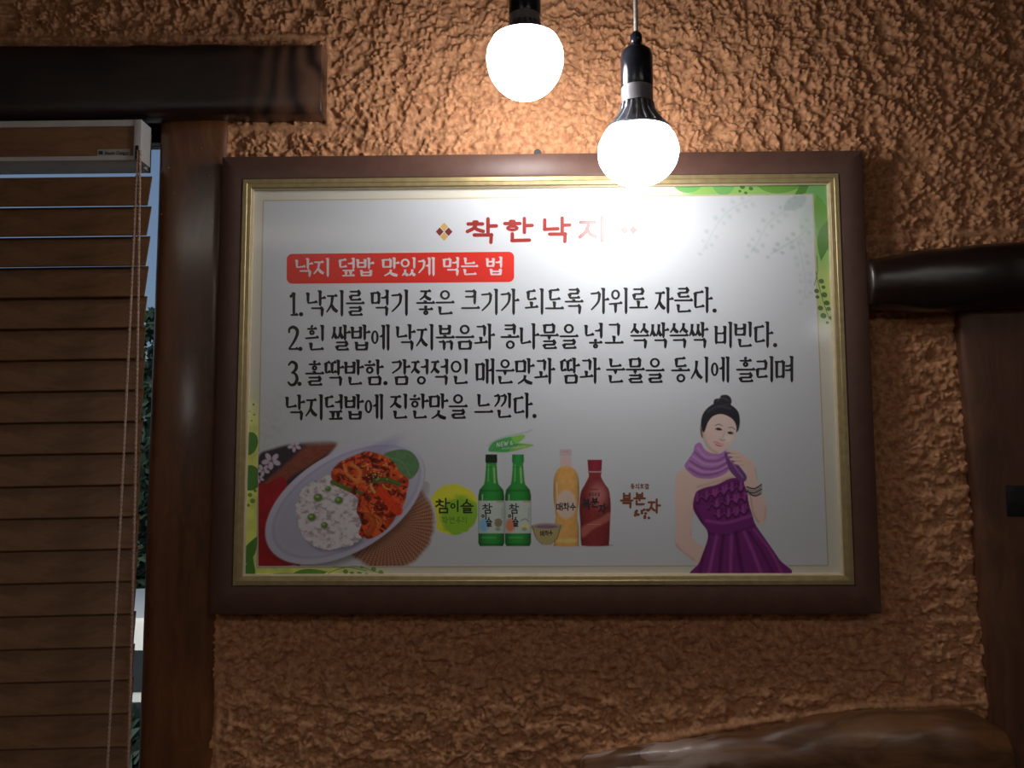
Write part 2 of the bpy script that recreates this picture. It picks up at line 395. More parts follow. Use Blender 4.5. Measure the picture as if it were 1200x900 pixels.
# right-hand post below it, leaning a little
pt = U(1126, 380, -.020); pb2 = U(1166, 860, -.020)
zt = U(1126, 345, -.02).z; 
def pl_x(z): return pt.x + (pb2.x-pt.x)*(pt.z-z)/(pt.z-pb2.z)
hw = .095
o = log('wall_post', [(0.0, pl_x(1.1)+hw, hw, -.022), (1.1, pl_x(1.1)+hw, hw, -.022), (1.4, pl_x(1.4)+hw+.002, hw, -.022), (1.6, pl_x(1.6)+hw-.001, hw, -.022), (zt, pl_x(zt)+hw, hw, -.022)],
        M['post'], 'dark brown upright post under the glossy log at the right edge', 'post', p=7, amp=.0016, along='z', seed=4, back=.03)
c = U(1192, 587, -.023)
v, f = box(c.x-.014, c.x+.030, -.0235, -.019, c.z-.021, c.z+.021)  # thin black plate in place of the shade inside a mortise hole
po = mk('mortise_dark', v, f, M['iron'], o, label='small black plate standing in for the dark of a mortise hole in the post'); bevel(po, .002)
# bent log at the bottom right
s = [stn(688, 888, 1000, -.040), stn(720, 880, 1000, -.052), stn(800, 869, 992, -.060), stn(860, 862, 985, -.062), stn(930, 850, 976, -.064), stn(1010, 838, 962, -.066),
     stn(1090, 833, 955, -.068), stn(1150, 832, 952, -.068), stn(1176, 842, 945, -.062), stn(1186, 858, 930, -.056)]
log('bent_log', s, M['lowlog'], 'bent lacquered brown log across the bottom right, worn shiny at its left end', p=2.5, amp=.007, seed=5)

# ------------------------------------------------------------------ window blind
hy0, hy1 = -.046, .0105
BX1 = U(165, 163, hy0).x; BX0 = -1.28
hz0, hz1 = U(160, 187, hy0).z, U(160, 140, hy0).z
bl = empty('window_blind', (BX0+.37, -.02, hz1), 'wooden slat blind with a white-edged headrail, lowered over the window', 'blind')
hr = mk('headrail', *join(box(BX0, BX1-.010, hy0+.001, hy1, hz0, hz0+.006), box(BX0, BX1-.010, hy0+.001, hy1, hz1-.009, hz1),
        box(BX0, BX1-.010, hy0+.006, hy0+.010, hz0+.006, hz1-.009), box(BX0, BX1-.010, hy1-.002, hy1, hz0+.006, hz1-.009)), M['pvc'], bl)
mk('valance_strip', *box(BX0, BX1-.010, hy0+.003, hy0+.006, hz0+.006, hz1-.009), M['railwood'], hr, label='wood-grain strip')
ec = mk('end_cap', *box(BX1-.010, BX1, hy0, -.014, hz0, hz1), M['pvc'], hr); bevel(ec, .0008)
ec = mk('cord_guide', *box(BX1-.0068, BX1-.0026, hy0-.0012, hy0+.0005, hz0-.0005, hz0+.020), M['iron'], hr)
sa, sb = U(113, 183, hy0), U(151.5, 174, hy0)
st_m = noise_mix(mat('sticker_foil', rough=.35), (.42,.42,.36), (.50,.50,.43), nscale=50)
mk('maker_sticker', *box(sa.x, sb.x, hy0+.002, hy0+.0031, sa.z, sb.z), st_m, hr, label='pale oblong maker sticker')
im = ink('sticker', (.02,.03,.05))
def font_text(name, body, x, z, size, y, m, parent, xs=1.0, bold=0):
    cu = bpy.data.curves.new(name, 'FONT'); cu.body = body; cu.size = size; cu.offset = bold; cu.resolution_u = 2
    to = bpy.data.objects.new('tmp', cu); COL.objects.link(to)
    dg = bpy.context.evaluated_depsgraph_get()
    me = bpy.data.meshes.new_from_object(to.evaluated_get(dg)); bpy.data.objects.remove(to)
    V = [(x + p.co.x*xs, y, z + p.co.y) for p in me.vertices]; Fc = [tuple(p.vertices) for p in me.polygons]
    return mk(name, V, Fc, m, parent)
font_text('sticker_lettering', 'Beauté Chang.co', U(122, 180, hy0).x, U(122, 180.6, hy0).z, .0068, hy0+.0018, im, hr, .74, .0002)
mk('sticker_mark', *box(U(114.8,178,hy0).x, U(119.8,178,hy0).x, hy0+.0017, hy0+.0019, U(113,180.5,hy0).z, U(113,176.5,hy0).z), im, hr)
# slats: shared mesh
SL = BX1 - BX0; t0 = math.radians(11.5)
def slat_mesh():
    V = []; Fc = []; nseg = 8; hh = .0236; th = .0014
    prof = [(-hh, -th*.6), (-hh+.001, -th), (hh-.001, -th), (hh, -th*.6), (hh, th*.6), (hh-.001, th), (-hh+.001, th), (-hh, th*.6)]
    for i in range(nseg+1):
        x = -SL + SL*i/nseg
        for a_, b_ in prof:
            bow = .0016*(1-(a_/hh)**2)
            V.append((x, -(b_+bow)*math.cos(t0) + a_*math.sin(t0), a_*math.cos(t0) + (b_+bow)*math.sin(t0)))
    for i in range(nseg):
        for k in range(8):
            k2 = (k+1) % 8; Fc.append((i*8+k, (i+1)*8+k, (i+1)*8+k2, i*8+k2))
    Fc.append(tuple(range(8))); Fc.append(tuple(nseg*8+k for k in range(8))[::-1])
    me = bpy.data.meshes.new('slat'); me.from_pydata(V, [], Fc); me.materials.append(M['slat']); me.update(); return me
sme = slat_mesh()
SX1 = U(179, 207, -.006).x
zfirst = U(175, 240, -.022).z + .0236*math.cos(t0)         # lower edge of the first slat
ys = -.0135
for i in range(26):
    o = bpy.data.objects.new('slat', sme)
    z = zfirst - i*.0440
    o.location = Vector((SX1 + random.uniform(-.0006,.0006), ys, z)) - ORG[bl.name]
    o.rotation_euler = (math.radians([-2.5,-4.2,-4.0,-2.2,-.4,.8][i] if i < 6 else 1.6 + random.uniform(-.4,.4)), math.radians(-min(1.5, i*.10) + random.uniform(-.08,.08)), 0)
    o.parent = bl; COL.objects.link(o)
zb = zfirst - 26*.044
mk('bottom_rail', *box(BX0, BX1, ys-.012, ys+.012, zb-.01, zb+.008), M['railwood'], bl)
def strand(p0, p1, name='pull_cord', sag=.004):
    pts = []
    for i in range(41):
        t = i/40; p = p0.lerp(p1, t); p.x += sag*math.sin(PI*t); pts.append(p)
    # two plies twisted together
    V = []; Fc = []
    n = 260; L_ = (p1-p0).length
    parts = []
    for ph0 in (0, PI):
        q = []
        for i in range(n+1):
            t = i/n; j = t*40; a_ = pts[min(int(j), 40)]; b_ = pts[min(int(j)+1, 40)]; p = a_.lerp(b_, j-int(j))
            an = ph0 + t*L_*2*PI/.012
            q.append(p + Vector((math.cos(an), math.sin(an), 0))*.0010)
        parts.append(tube(q, .0013, 6))
    return mk(name, *join(*parts), M['cord'], bl, smooth=True)
ct = U(162.5, 186, hy0-.002)
strand(ct + Vector((-.0014, 0, .012)), U(124, 935, -.036), sag=.001)
strand(ct + Vector((.0016, 0, .012)), U(149.5, 935, -.036), sag=.002)

# ------------------------------------------------------------------ framed sign
SW, SH = .90, .635
YF = -.035; YP = -.0275
sg = empty('framed_sign', (0, -.012, SZ-SH/2), 'wide printed menu sign in a brown and gold frame on the stucco wall', 'sign')
def mitre(name, xo0, xo1, zo0, zo1, wx, y_prof, m, parent):
    """four mitred rails; y_prof = list of (fraction across the width, y)"""
    wl, wr, wt, wb = wx
    def corner(fr): return (xo0+wl*fr, xo1-wr*fr, zo0+wb*fr, zo1-wt*fr)
    out = []
    for side in range(4):
        V = []; Fc = []
        for fr, y in y_prof:
            a_, b_, c_, d_ = corner(fr)
            e = {0: ((a_, d_), (b_, d_)), 1: ((b_, d_), (b_, c_)), 2: ((b_, c_), (a_, c_)), 3: ((a_, c_), (a_, d_))}[side]
            V += [(e[0][0], y, e[0][1]), (e[1][0], y, e[1][1])]
        n = len(y_prof)
        for i in range(n):
            j = (i+1) % n
            Fc.append((2*i, 2*i+1, 2*j+1, 2*j))
        Fc.append(tuple(2*i for i in range(n))[::-1]); Fc.append(tuple(2*i+1 for i in range(n)))
        o = mk(name, V, Fc, m, parent)
        bm = bmesh.new(); bm.from_mesh(o.data); bmesh.ops.recalc_face_normals(bm, faces=bm.faces); bm.to_mesh(o.data); bm.free()
        auto_smooth(o, 32); out.append(o)
    return out
# gold rectangle as seen in the photograph, then made square
cg = [U(284,210,YF), U(983,203,YF), U(1001,684,YF), U(273,688,YF)]
gx0 = (cg[0].x+cg[3].x)/2; gx1 = (cg[1].x+cg[2].x)/2; gz1 = (cg[0].z+cg[1].z)/2; gz0 = (cg[2].z+cg[3].z)/2
wl, wr, wt, wb = gx0+SW/2, SW/2-gx1, SZ+SH/2-gz1, gz0-(SZ-SH/2)
pf = [(0, -.0122), (0, YF+.0025), (.025, YF+.0006), (.07, YF), (.90, YF), (.97, YF+.0005), (1.0, YF+.002), (1.0, -.0122)]
rails = mitre('frame_rail', -SW/2, SW/2, SZ-SH/2, SZ+SH/2, (wl, wr, wt, wb), pf, M['frame'], sg)
gw = .0125
pf = [(0, -.015), (0, YF+.001), (.05, YF-.0010), (.5, YF-.0012), (.56, YF-.0004), (.62, YF-.0003), (.95, YF+.0002), (1, YF+.0010), (1, -.015)]
mitre('gold_lip', gx0, gx1, gz0, gz1, (gw,)*4, pf, M['gold'], sg)
pf = [(0, -.015), (0, YF+.0035), (1, YF+.0045), (1, -.015)]
mitre('cream_slip', gx0+gw, gx1-gw, gz0+gw, gz1-gw, (.0022,)*4, pf, M['cream'], sg)
gi = (gx0+gw, gx1-gw, gz0+gw, gz1-gw)
# poster board, its front a fine grid carrying the ink
def ink_attr(me, C):
    at = me.color_attributes.new('ink', 'FLOAT_COLOR', 'POINT')
    buf = np.ones((len(C), 4), np.float32); buf[:, :3] = C; at.data.foreach_set('color', buf.ravel())
class Canvas:
    def __init__(s, x0, y0, x1, y1, step, bgc):
        s.nx = int((x1-x0)/step)+1; s.ny = int((y1-y0)/step)+1
        s.X, s.Y = np.meshgrid(np.linspace(x0, x1, s.nx), np.linspace(y0, y1, s.ny), indexing='ij')
        s.C = np.ones(s.X.shape+(3,))*np.array(bgc); s.A = np.zeros(s.X.shape)
    def put(s, m, c, a=1.0, solid=True):
        m = np.clip(m, 0, 1)*a; c = np.asarray(c)
        s.C = s.C*(1-m[..., None]) + c*m[..., None]
        if solid: s.A = np.maximum(s.A, m)
        return m
    def ell(s, cx, cy, rx, ry, ang=0, soft=.7, X=None, Y=None):
        ca, sa = math.cos(ang), math.sin(ang); dx = s.X-cx; dy = s.Y-cy
        u = dx*ca+dy*sa; v = -dx*sa+dy*ca
        q = np.hypot(u/rx, v/ry); return ss(soft, -soft, (q-1)*min(rx, ry))
    def pol(s, P, soft=.7, smooth=True):
        P = np.array(P, float)
        if smooth: P = crom(P, True)
        x, y = s.X, s.Y; lo = P.min(0)-3*soft-2; hi = P.max(0)+3*soft+2
        out = np.zeros(x.shape)
        i0, i1 = np.searchsorted(x[:, 0], [lo[0], hi[0]]); j0, j1 = np.searchsorted(y[0], [lo[1], hi[1]])
        if i1 <= i0 or j1 <= j0: return out
        xx = x[i0:i1, j0:j1]; yy = y[i0:i1, j0:j1]
        d = np.full(xx.shape, 1e9); ins = np.zeros(xx.shape, bool)
        for (ax, ay), (bx, by) in zip(P, np.roll(P, -1, 0)):
            vx, vy = bx-ax, by-ay; t = np.clip(((xx-ax)*vx+(yy-ay)*vy)/(vx*vx+vy*vy+1e-9), 0, 1)
            d = np.minimum(d, (xx-ax-t*vx)**2+(yy-ay-t*vy)**2)
            if ay != by: ins ^= ((ay > yy) != (by > yy)) & (xx < (bx-ax)*(yy-ay)/(by-ay)+ax)
        sd = np.where(ins, -1, 1)*np.sqrt(d); out[i0:i1, j0:j1] = ss(soft, -soft, sd); return out
    def line(s, P, wd, soft=.6, smooth=True):
        P = np.array(P, float)
        if smooth and len(P) > 2: P = crom(P, False)
        W = np.interp(np.linspace(0, 1, len(P)), np.linspace(0, 1, len(np.atleast_1d(wd))), np.atleast_1d(wd)) if np.ndim(wd) else np.full(len(P), wd)
        m = np.zeros(s.X.shape); lo = P.min(0)-W.max()-2; hi = P.max(0)+W.max()+2
        i0, i1 = np.searchsorted(s.X[:, 0], [lo[0], hi[0]]); j0, j1 = np.searchsorted(s.Y[0], [lo[1], hi[1]])
        if i1 <= i0 or j1 <= j0: return m
        xx = s.X[i0:i1, j0:j1]; yy = s.Y[i0:i1, j0:j1]; mm = np.zeros(xx.shape)
        for k in range(len(P)-1):
            (ax, ay), (bx, by) = P[k], P[k+1]; vx, vy = bx-ax, by-ay
            t = np.clip(((xx-ax)*vx+(yy-ay)*vy)/(vx*vx+vy*vy+1e-9), 0, 1)
            d = np.hypot(xx-ax-t*vx, yy-ay-t*vy) - (W[k]+(W[k+1]-W[k])*t)/2
            mm = np.maximum(mm, ss(soft, -soft, d))
        m[i0:i1, j0:j1] = mm; return m
    def build(s, name, off, parent, clip=True, **kw):
        V = Unp(s.X, s.Y, YP-off).reshape(-1, 3)
        ii, jj = np.meshgrid(np.arange(s.nx-1), np.arange(s.ny-1), indexing='ij')
        a_ = ii*s.ny+jj
        if clip:
            A = s.A; kp = (A[:-1, :-1]+A[1:, :-1]+A[:-1, 1:]+A[1:, 1:]) > .02
            a_ = a_[kp]
        Q = np.stack([a_, a_+1, a_+s.ny+1, a_+s.ny], -1).reshape(-1, 4)
        us = np.zeros(len(V), bool); us[Q.ravel()] = True; rm = np.cumsum(us)-1
        V = V[us]; Q = rm[Q]; C = s.C.reshape(-1, 3)[us]
        V = V - np.array(ORG[parent.name])
        me = np_mesh(name, V, Q, False); me.materials.append(M['print']); ink_attr(me, C)
        o = bpy.data.objects.new(name, me); ORG[o.name] = ORG[parent.name]
        return put(o, parent, **kw)
def crom(P, closed, k=6):
    P = np.asarray(P, float); n = len(P); out = []
    rngi = range(n) if closed else range(n-1)
    for i in rngi:
        if closed: p0, p1, p2, p3 = P[(i-1) % n], P[i], P[(i+1) % n], P[(i+2) % n]
        else: p0, p1, p2, p3 = P[max(i-1, 0)], P[i], P[i+1], P[min(i+2, n-1)]
        for j in range(k):
            t = j/k; out.append(.5*((2*p1)+(-p0+p2)*t+(2*p0-5*p1+4*p2-p3)*t*t+(-p0+3*p1-3*p2+p3)*t**3))
    if not closed: out.append(P[-1])
    return np.array(out)

PAPER = np.array((.715, .755, .80)); CREAM = np.array((.76, .745, .64))
brd = mk('poster', *box(gi[0]-.004, gi[1]+.004, YP+.0003, YP+.004, gi[2]-.004, gi[3]+.004), mat('poster_board', (.7,.7,.68), .6), sg)
# ground ink, drawn over the whole sheet: inset panel, cream border, faded sprays
PTL, PTR, PBR, PBL = (308.5, 235), (952.5, 227.5), (970.5, 662.5), (301, 665)    # inset panel's corners
cv = Canvas(268, 198, 1008, 694, 1.7, CREAM)
cv.A[:] = 1
inside = cv.pol([PTL, PTR, PBR, PBL], 1.0, False)
grn = lambda r, g, b: ph(r, g, b, 172)
# border ground colours
tr = ss(790, 815, cv.X)*ss(236, 228, cv.Y - (cv.X-952)*-.012) ; rs = ss(948, 954, cv.X)*ss(395, 330, cv.Y)
cv.put(np.maximum(tr, rs), grn(118, 158, 82)); cv.put(ss(948, 954, cv.X)*ss(300, 330, cv.Y)*ss(395, 350, cv.Y), grn(150, 165, 95))
ls = ss(312, 300, cv.X)*ss(440, 520, cv.Y); bs = ss(656, 664, cv.Y)*ss(475, 360, cv.X)
cv.put(np.maximum(ls, bs)*.95, ph(128, 138, 62, 125)*(.8+.5*fbm(cv.X/14, cv.Y/14, 3))[..., None])
cv.C = cv.C*(1-inside[..., None]) + PAPER*inside[..., None]
# faded tint inside the panel
cv.put(inside*ss(890, 960, cv.X)*ss(330, 228, cv.Y)*.35, (.60,.70,.62))
cv.put(inside*ss(820, 952, cv.X - (cv.Y-228)*.5)*ss(290, 228, cv.Y)*.25, (.50,.66,.58))
cv.put(inside*ss(350, 303, cv.X)*ss(430, 540, cv.Y)*.35, (.66,.72,.60))
o = None
def spray(pts, dots, c, a=.5, wd=1.2, r=(2.2, 3.2)):
    cv.put(cv.line(pts, wd, 1.2)*inside, c, a)
    P = crom(pts, False)
    for i in range(dots):
        t = i/(dots-1); p = P[int(t*(len(P)-1))]; q = P[min(int(t*(len(P)-1))+1, len(P)-1)]; dx, dy = q-p+1e-6; L_ = math.hypot(dx, dy)
        for sd in (-1, 1):
            k = 5+2*random.random(); cx = p[0]-dy/L_*k*sd; cy = p[1]+dx/L_*k*sd
            cv.put(cv.ell(cx, cy, random.uniform(*r), random.uniform(*r)*.85, .5, 1.0)*inside, c, a*random.uniform(.6, 1))
fc = (.36,.52,.44)
spray([(880, 234), (862, 242), (846, 255), (832, 278), (824, 294)], 8, fc, .40)
spray([(935, 236), (918, 248), (900, 262), (888, 284), (880, 296)], 9, fc, .42)
spray([(950, 262), (936, 278), (920, 288), (904, 297)], 6, (.30,.42,.38), .50)
spray([(934, 282), (940, 305), (944, 330), (942, 352)], 8, fc, .38)
cv.put(cv.pol([(918, 245), (926, 232), (944, 229), (942, 240), (930, 246)])*inside, (.38,.50,.50), .55)
cv.put(cv.pol([(936, 262), (948, 240), (953, 240), (955, 282), (944, 282)])*inside, (.50,.66,.58), .4)
spray([(306, 540), (312, 510), (318, 490), (324, 468)], 7, (.52,.62,.54), .45)
spray([(309, 530), (322, 508), (330, 500)], 4, (.52,.62,.54), .35)
face = cv.build('poster_ground', 0.0, brd, clip=False, label='off-white printed ground with cream border')
# clip the ground to the board by construction: it runs under the gold lip

# --- flat ink shapes as polygons
class Ink:
    def __init__(s): s.V = []; s.F = []; s.k = 0
    def poly(s, P):
        n = len(s.V); s.k += 1
        off = s.off + s.k*1.5e-7
        for x, y in P: s.V.append(U(x, y, YP-off))
        s.F.append(tuple(range(n, n+len(P))))
    def ring(s, cx, cy, rx, ry, t, n=24):
        b = len(s.V); s.k += 1; off = s.off + s.k*1.5e-7
        for k in range(n):
            a_ = 2*PI*k/n; s.V.append(U(cx+rx*math.cos(a_), cy+ry*math.sin(a_), YP-off)); s.V.append(U(cx+max(rx-t, .2)*math.cos(a_), cy+max(ry-t*.85, .2)*math.sin(a_), YP-off))
        for k in range(n):
            k2 = (k+1) % n; s.F.append((b+2*k, b+2*k2, b+2*k2+1, b+2*k+1))
    def ell(s, cx, cy, rx, ry, ang=0, n=18):
        s.poly([(cx+rx*math.cos(2*PI*k/n)*math.cos(ang)-ry*math.sin(2*PI*k/n)*math.sin(ang), cy+rx*math.cos(2*PI*k/n)*math.sin(ang)+ry*math.sin(2*PI*k/n)*math.cos(ang)) for k in range(n)])
    def build(s, name, m, parent, off=None, **kw): return mk(name, s.V, s.F, m, parent, **kw)
def newink(off): i = Ink(); i.off = off; return i

def leafpts(x0, y0, x1, y1, wd, bend=0):
    dx, dy = x1-x0, y1-y0; L_ = math.hypot(dx, dy); nx_, ny_ = -dy/L_, dx/L_; P = []
    for t in np.linspace(0, 1, 12): k = math.sin(PI*t**.8)*wd/2 + bend*math.sin(PI*t); P.append((x0+dx*t+nx_*k, y0+dy*t+ny_*k))
    for t in np.linspace(1, 0, 12)[1:-1]: k = -math.sin(PI*t**.8)*wd/2 + bend*math.sin(PI*t); P.append((x0+dx*t+nx_*k, y0+dy*t+ny_*k))
    return P
# the border's leaves are cut at the inset line
def clip_poly(P, f):
    out = []
    for i in range(len(P)):
        a_, b_ = P[i], P[(i+1) % len(P)]; fa, fb = f(a_), f(b_)
        if fa >= 0: out.append(a_)
        if (fa >= 0) != (fb >= 0): t = fa/(fa-fb); out.append((a_[0]+(b_[0]-a_[0])*t, a_[1]+(b_[1]-a_[1])*t))
    return out
top_f = lambda p: 235-(p[0]-308.5)*.01165-p[1]
rgt_f = lambda p: p[0]-(952.5+(p[1]-227.5)*.0414)
lft_f = lambda p: 308.5-(p[1]-235)*.0174-p[0]
bot_f = lambda p: p[1]-(665-(p[0]-301)*.0037)
LO = [0]
def leafset(name, items, colr):
    m = ink(name, tuple(colr))
    for P, f in items:
        LO[0] += 1; i = newink(.00010 + LO[0]*3e-6)
        Q = clip_poly(P, f) if f else P
        if len(Q) > 2: i.poly(Q); i.build('leaf_print', m, brd)
def E(cx, cy, rx, ry, a_=0): return [(cx+rx*math.cos(2*PI*k/20)*math.cos(a_)-ry*math.sin(2*PI*k/20)*math.sin(a_), cy+rx*math.cos(2*PI*k/20)*math.sin(a_)+ry*math.sin(2*PI*k/20)*math.cos(a_)) for k in range(20)]
leafset('bright_leaf_print', [(E(806, 214, 17, 12), top_f), (E(848, 212, 14, 17), top_f), ([(936,213),(985,213),(985,240),(944,240)], top_f), ([(940,220),(985,220),(985,262),(972,272),(957,282),(950,240)], rgt_f)], grn(92, 145, 80))
leafset('mid_leaf_print', [(leafpts(880, 210, 950, 214, 30), top_f), (leafpts(957, 228, 975, 300, 20), rgt_f)], grn(84, 132, 52))
leafset('dark_leaf_print', [([(930,230),(940,213),(950,213),(944,226),(934,231)], top_f), (leafpts(974, 256, 962, 306, 17, 2), rgt_f),
        (E(292, 520, 10, 14, .3), lft_f), (E(293, 560, 13, 15), lft_f), (leafpts(284, 662, 302, 628, 14), lft_f), ([(284,668),(296,650),(299,668),(300,680),(282,680)], lambda p: max(lft_f(p), bot_f(p)))], ph(52, 88, 34, 140))
leafset('bottom_leaf_print', [(leafpts(338, 677, 384, 670, 14), bot_f), (leafpts(300, 680, 345, 672, 8), bot_f)], ph(58, 92, 34, 125))
bi = newink(.00014)
for cx, cy, r in ((962.5,329.5,3.2),(965,336.5,2.4),(957,341,3),(966,345.5,3.6),(958,348,2.4),(969,355,3.4),(961.5,361,3.2),(971,362,2.8),(965,370,3.6),(973.5,372.5,2.6),(969.5,378,1.8),
                  (870,219,3),(874,226,2),(880,221,2.6),(867,224,1.8)):
    bi.ell(cx, cy, r, r*.85, .3)
for P in ([(956,318),(961,340),(967,360),(972,374)],[(957,300),(958,318),(954,335)]):
    Q = crom(P, False); bi.poly([(x-.4, y) for x, y in Q]+[(x+.4, y) for x, y in Q[::-1]])
bi.build('berry_spray_print', ink('berry', tuple(grn(62, 92, 40))), brd, kind='stuff')
bi = newink(.00014)
for cx, cy, r in ((293,580,2.6),(296,587,3),(291,592,2),(299,575,2),(405,670,2.9),(412.5,672,2.5),(421.3,672.8,3),(429.5,673.5,2.6),(437.8,667,3),(446.5,671,3),(432,677,2),(440,676.5,2),(455,674,1.6),(424,664.5,2),(297,474,1.5),(292,482,1.2),(298,486,1.2),(295,493,1)):
    bi.ell(cx, cy, r, r*.9, .3)
for P in ([(384,672),(400,666),(420,664),(445,672)],[(390,664),(410,665),(430,669)]):
    Q = crom(P, False); bi.poly([(x, y-.4) for x, y in Q]+[(x, y+.4) for x, y in Q[::-1]])
bi.build('berry_twig_print', ink('berrylow', tuple(ph(70, 92, 38, 125))), brd, kind='stuff')
gi_ = newink(.00012)
def strip(a_, b_, wd):
    dx, dy = b_[0]-a_[0], b_[1]-a_[1]; L_ = math.hypot(dx, dy); nx_, ny_ = -dy/L_*wd/2, dx/L_*wd/2
    return [(a_[0]+nx_, a_[1]+ny_), (b_[0]+nx_, b_[1]+ny_), (b_[0]-nx_, b_[1]-ny_), (a_[0]-nx_, a_[1]-ny_)]
for a_, b_ in ((PTL, PTR), (PTR, PBR), (PBR, PBL), (PBL, PTL)): gi_.poly(strip(a_, b_, 1.5))
gi_.build('inset_line_print', ink('insetline', (.62,.55,.36)), brd)

# ------------------------------------------------------------------ lettering: Hangul drawn stroke by stroke
CHO = 'ㄱㄲㄴㄷㄸㄹㅁㅂㅃㅅㅆㅇㅈㅉㅊㅋㅌㅍㅎ'; JUNG = 'ㅏㅐㅑㅒㅓㅔㅕㅖㅗㅘㅙㅚㅛㅜㅝㅞㅟㅠㅡㅢㅣ'
JONG = ['','ㄱ','ㄲ','ㄳ','ㄴ','ㄵ','ㄶ','ㄷ','ㄹ','ㄺ','ㄻ','ㄼ','ㄽ','ㄾ','ㄿ','ㅀ','ㅁ','ㅂ','ㅄ','ㅅ','ㅆ','ㅇ','ㅈ','ㅊ','ㅋ','ㅌ','ㅍ','ㅎ']
def H(x0, x1, y, dy=-.03): return ('h', (x0, y), (x1, y+dy))
def Vt(x, y0, y1): return ('v', (x, y0), (x, y1))
def vt(x, y0, y1): return ('s', (x, y0), (x, y1))
def D(*p): return ('d',)+p
CON = {
 'ㄱ1': [H(.05,.9,.1), D((.9,.08),(.78,.55),(.08,1.0))], 'ㄱ': [H(.05,.92,.1,0), ('s',(.9,.05),(.88,1.05))],
 'ㄴ': [vt(.1,0,.86), H(.08,1,.88,-.06)], 'ㄷ': [H(.08,.9,.1), vt(.14,.1,.9), H(.12,1,.9,-.05)],
 'ㄹ': [H(.05,.9,.07,0), ('s',(.88,.07),(.88,.48)), H(.1,.88,.48,0), ('s',(.12,.48),(.12,.92)), H(.12,1,.93,-.02)],
 'ㅁ': [vt(.1,.05,1), H(.1,.9,.1,0), vt(.9,.05,1), H(.1,.9,.92,0)],
 'ㅂ': [vt(.1,0,1), vt(.9,0,1), H(.1,.9,.42,0), H(.1,.9,.92,0)],
 'ㅅ': [D((.5,0),(.42,.5),(0,1)), D((.42,.38),(.62,.75),(1,.98))],
 'ㅈ': [H(.05,.95,.1,0), D((.55,.1),(.42,.6),(0,1)), D((.42,.5),(.65,.8),(1,.98))],
 'ㅊ': [('t',(.42,-.1),(.6,.06)), H(.05,.95,.24,0), D((.55,.24),(.42,.65),(0,1)), D((.42,.58),(.65,.82),(1,.98))],
 'ㅋ1': [H(.05,.9,.1), D((.9,.08),(.78,.55),(.08,1.0)), H(.08,.8,.5)], 'ㅋ': [H(.05,.92,.1,0), ('s',(.9,.05),(.88,1.05)), H(.05,.88,.5,0)],
 'ㅌ': [H(.08,.9,.06,0), vt(.14,.06,.92), H(.14,.9,.46,0), H(.12,1,.92,-.02)],
 'ㅍ': [H(.02,.98,.08,0), vt(.3,.1,.9), vt(.7,.1,.9), H(0,1,.92,0)],
 'ㅇ': [('o',(.5,.5),(.5,.5))], 'ㅎ': [('t',(.38,-.12),(.6,.02)), H(.0,1,.24,0), ('o',(.5,.7),(.42,.33))]}
def con(c, first_vert):
    if c in 'ㄲㄸㅃㅆㅉ':
        b_ = {'ㄲ':'ㄱ','ㄸ':'ㄷ','ㅃ':'ㅂ','ㅆ':'ㅅ','ㅉ':'ㅈ'}[c]; S_ = CON[b_+'1'] if first_vert and b_+'1' in CON else CON[b_]
        out = []
        for k in (0, .54):
            for st in S_: out.append((st[0],)+tuple((p[0]*.46+k, p[1]) for p in st[1:]))
        return out
    if first_vert and c+'1' in CON: return CON[c+'1']
    return CON[c]
def box_map(S_, x0, y0, x1, y1):
    out = []
    for st in S_:
        if st[0] == 'o': out.append(('o', (x0+(x1-x0)*st[1][0], y0+(y1-y0)*st[1][1]), ((x1-x0)*st[2][0], (y1-y0)*st[2][1])))
        else: out.append((st[0],)+tuple((x0+(x1-x0)*p[0], y0+(y1-y0)*p[1]) for p in st[1:]))
    return out
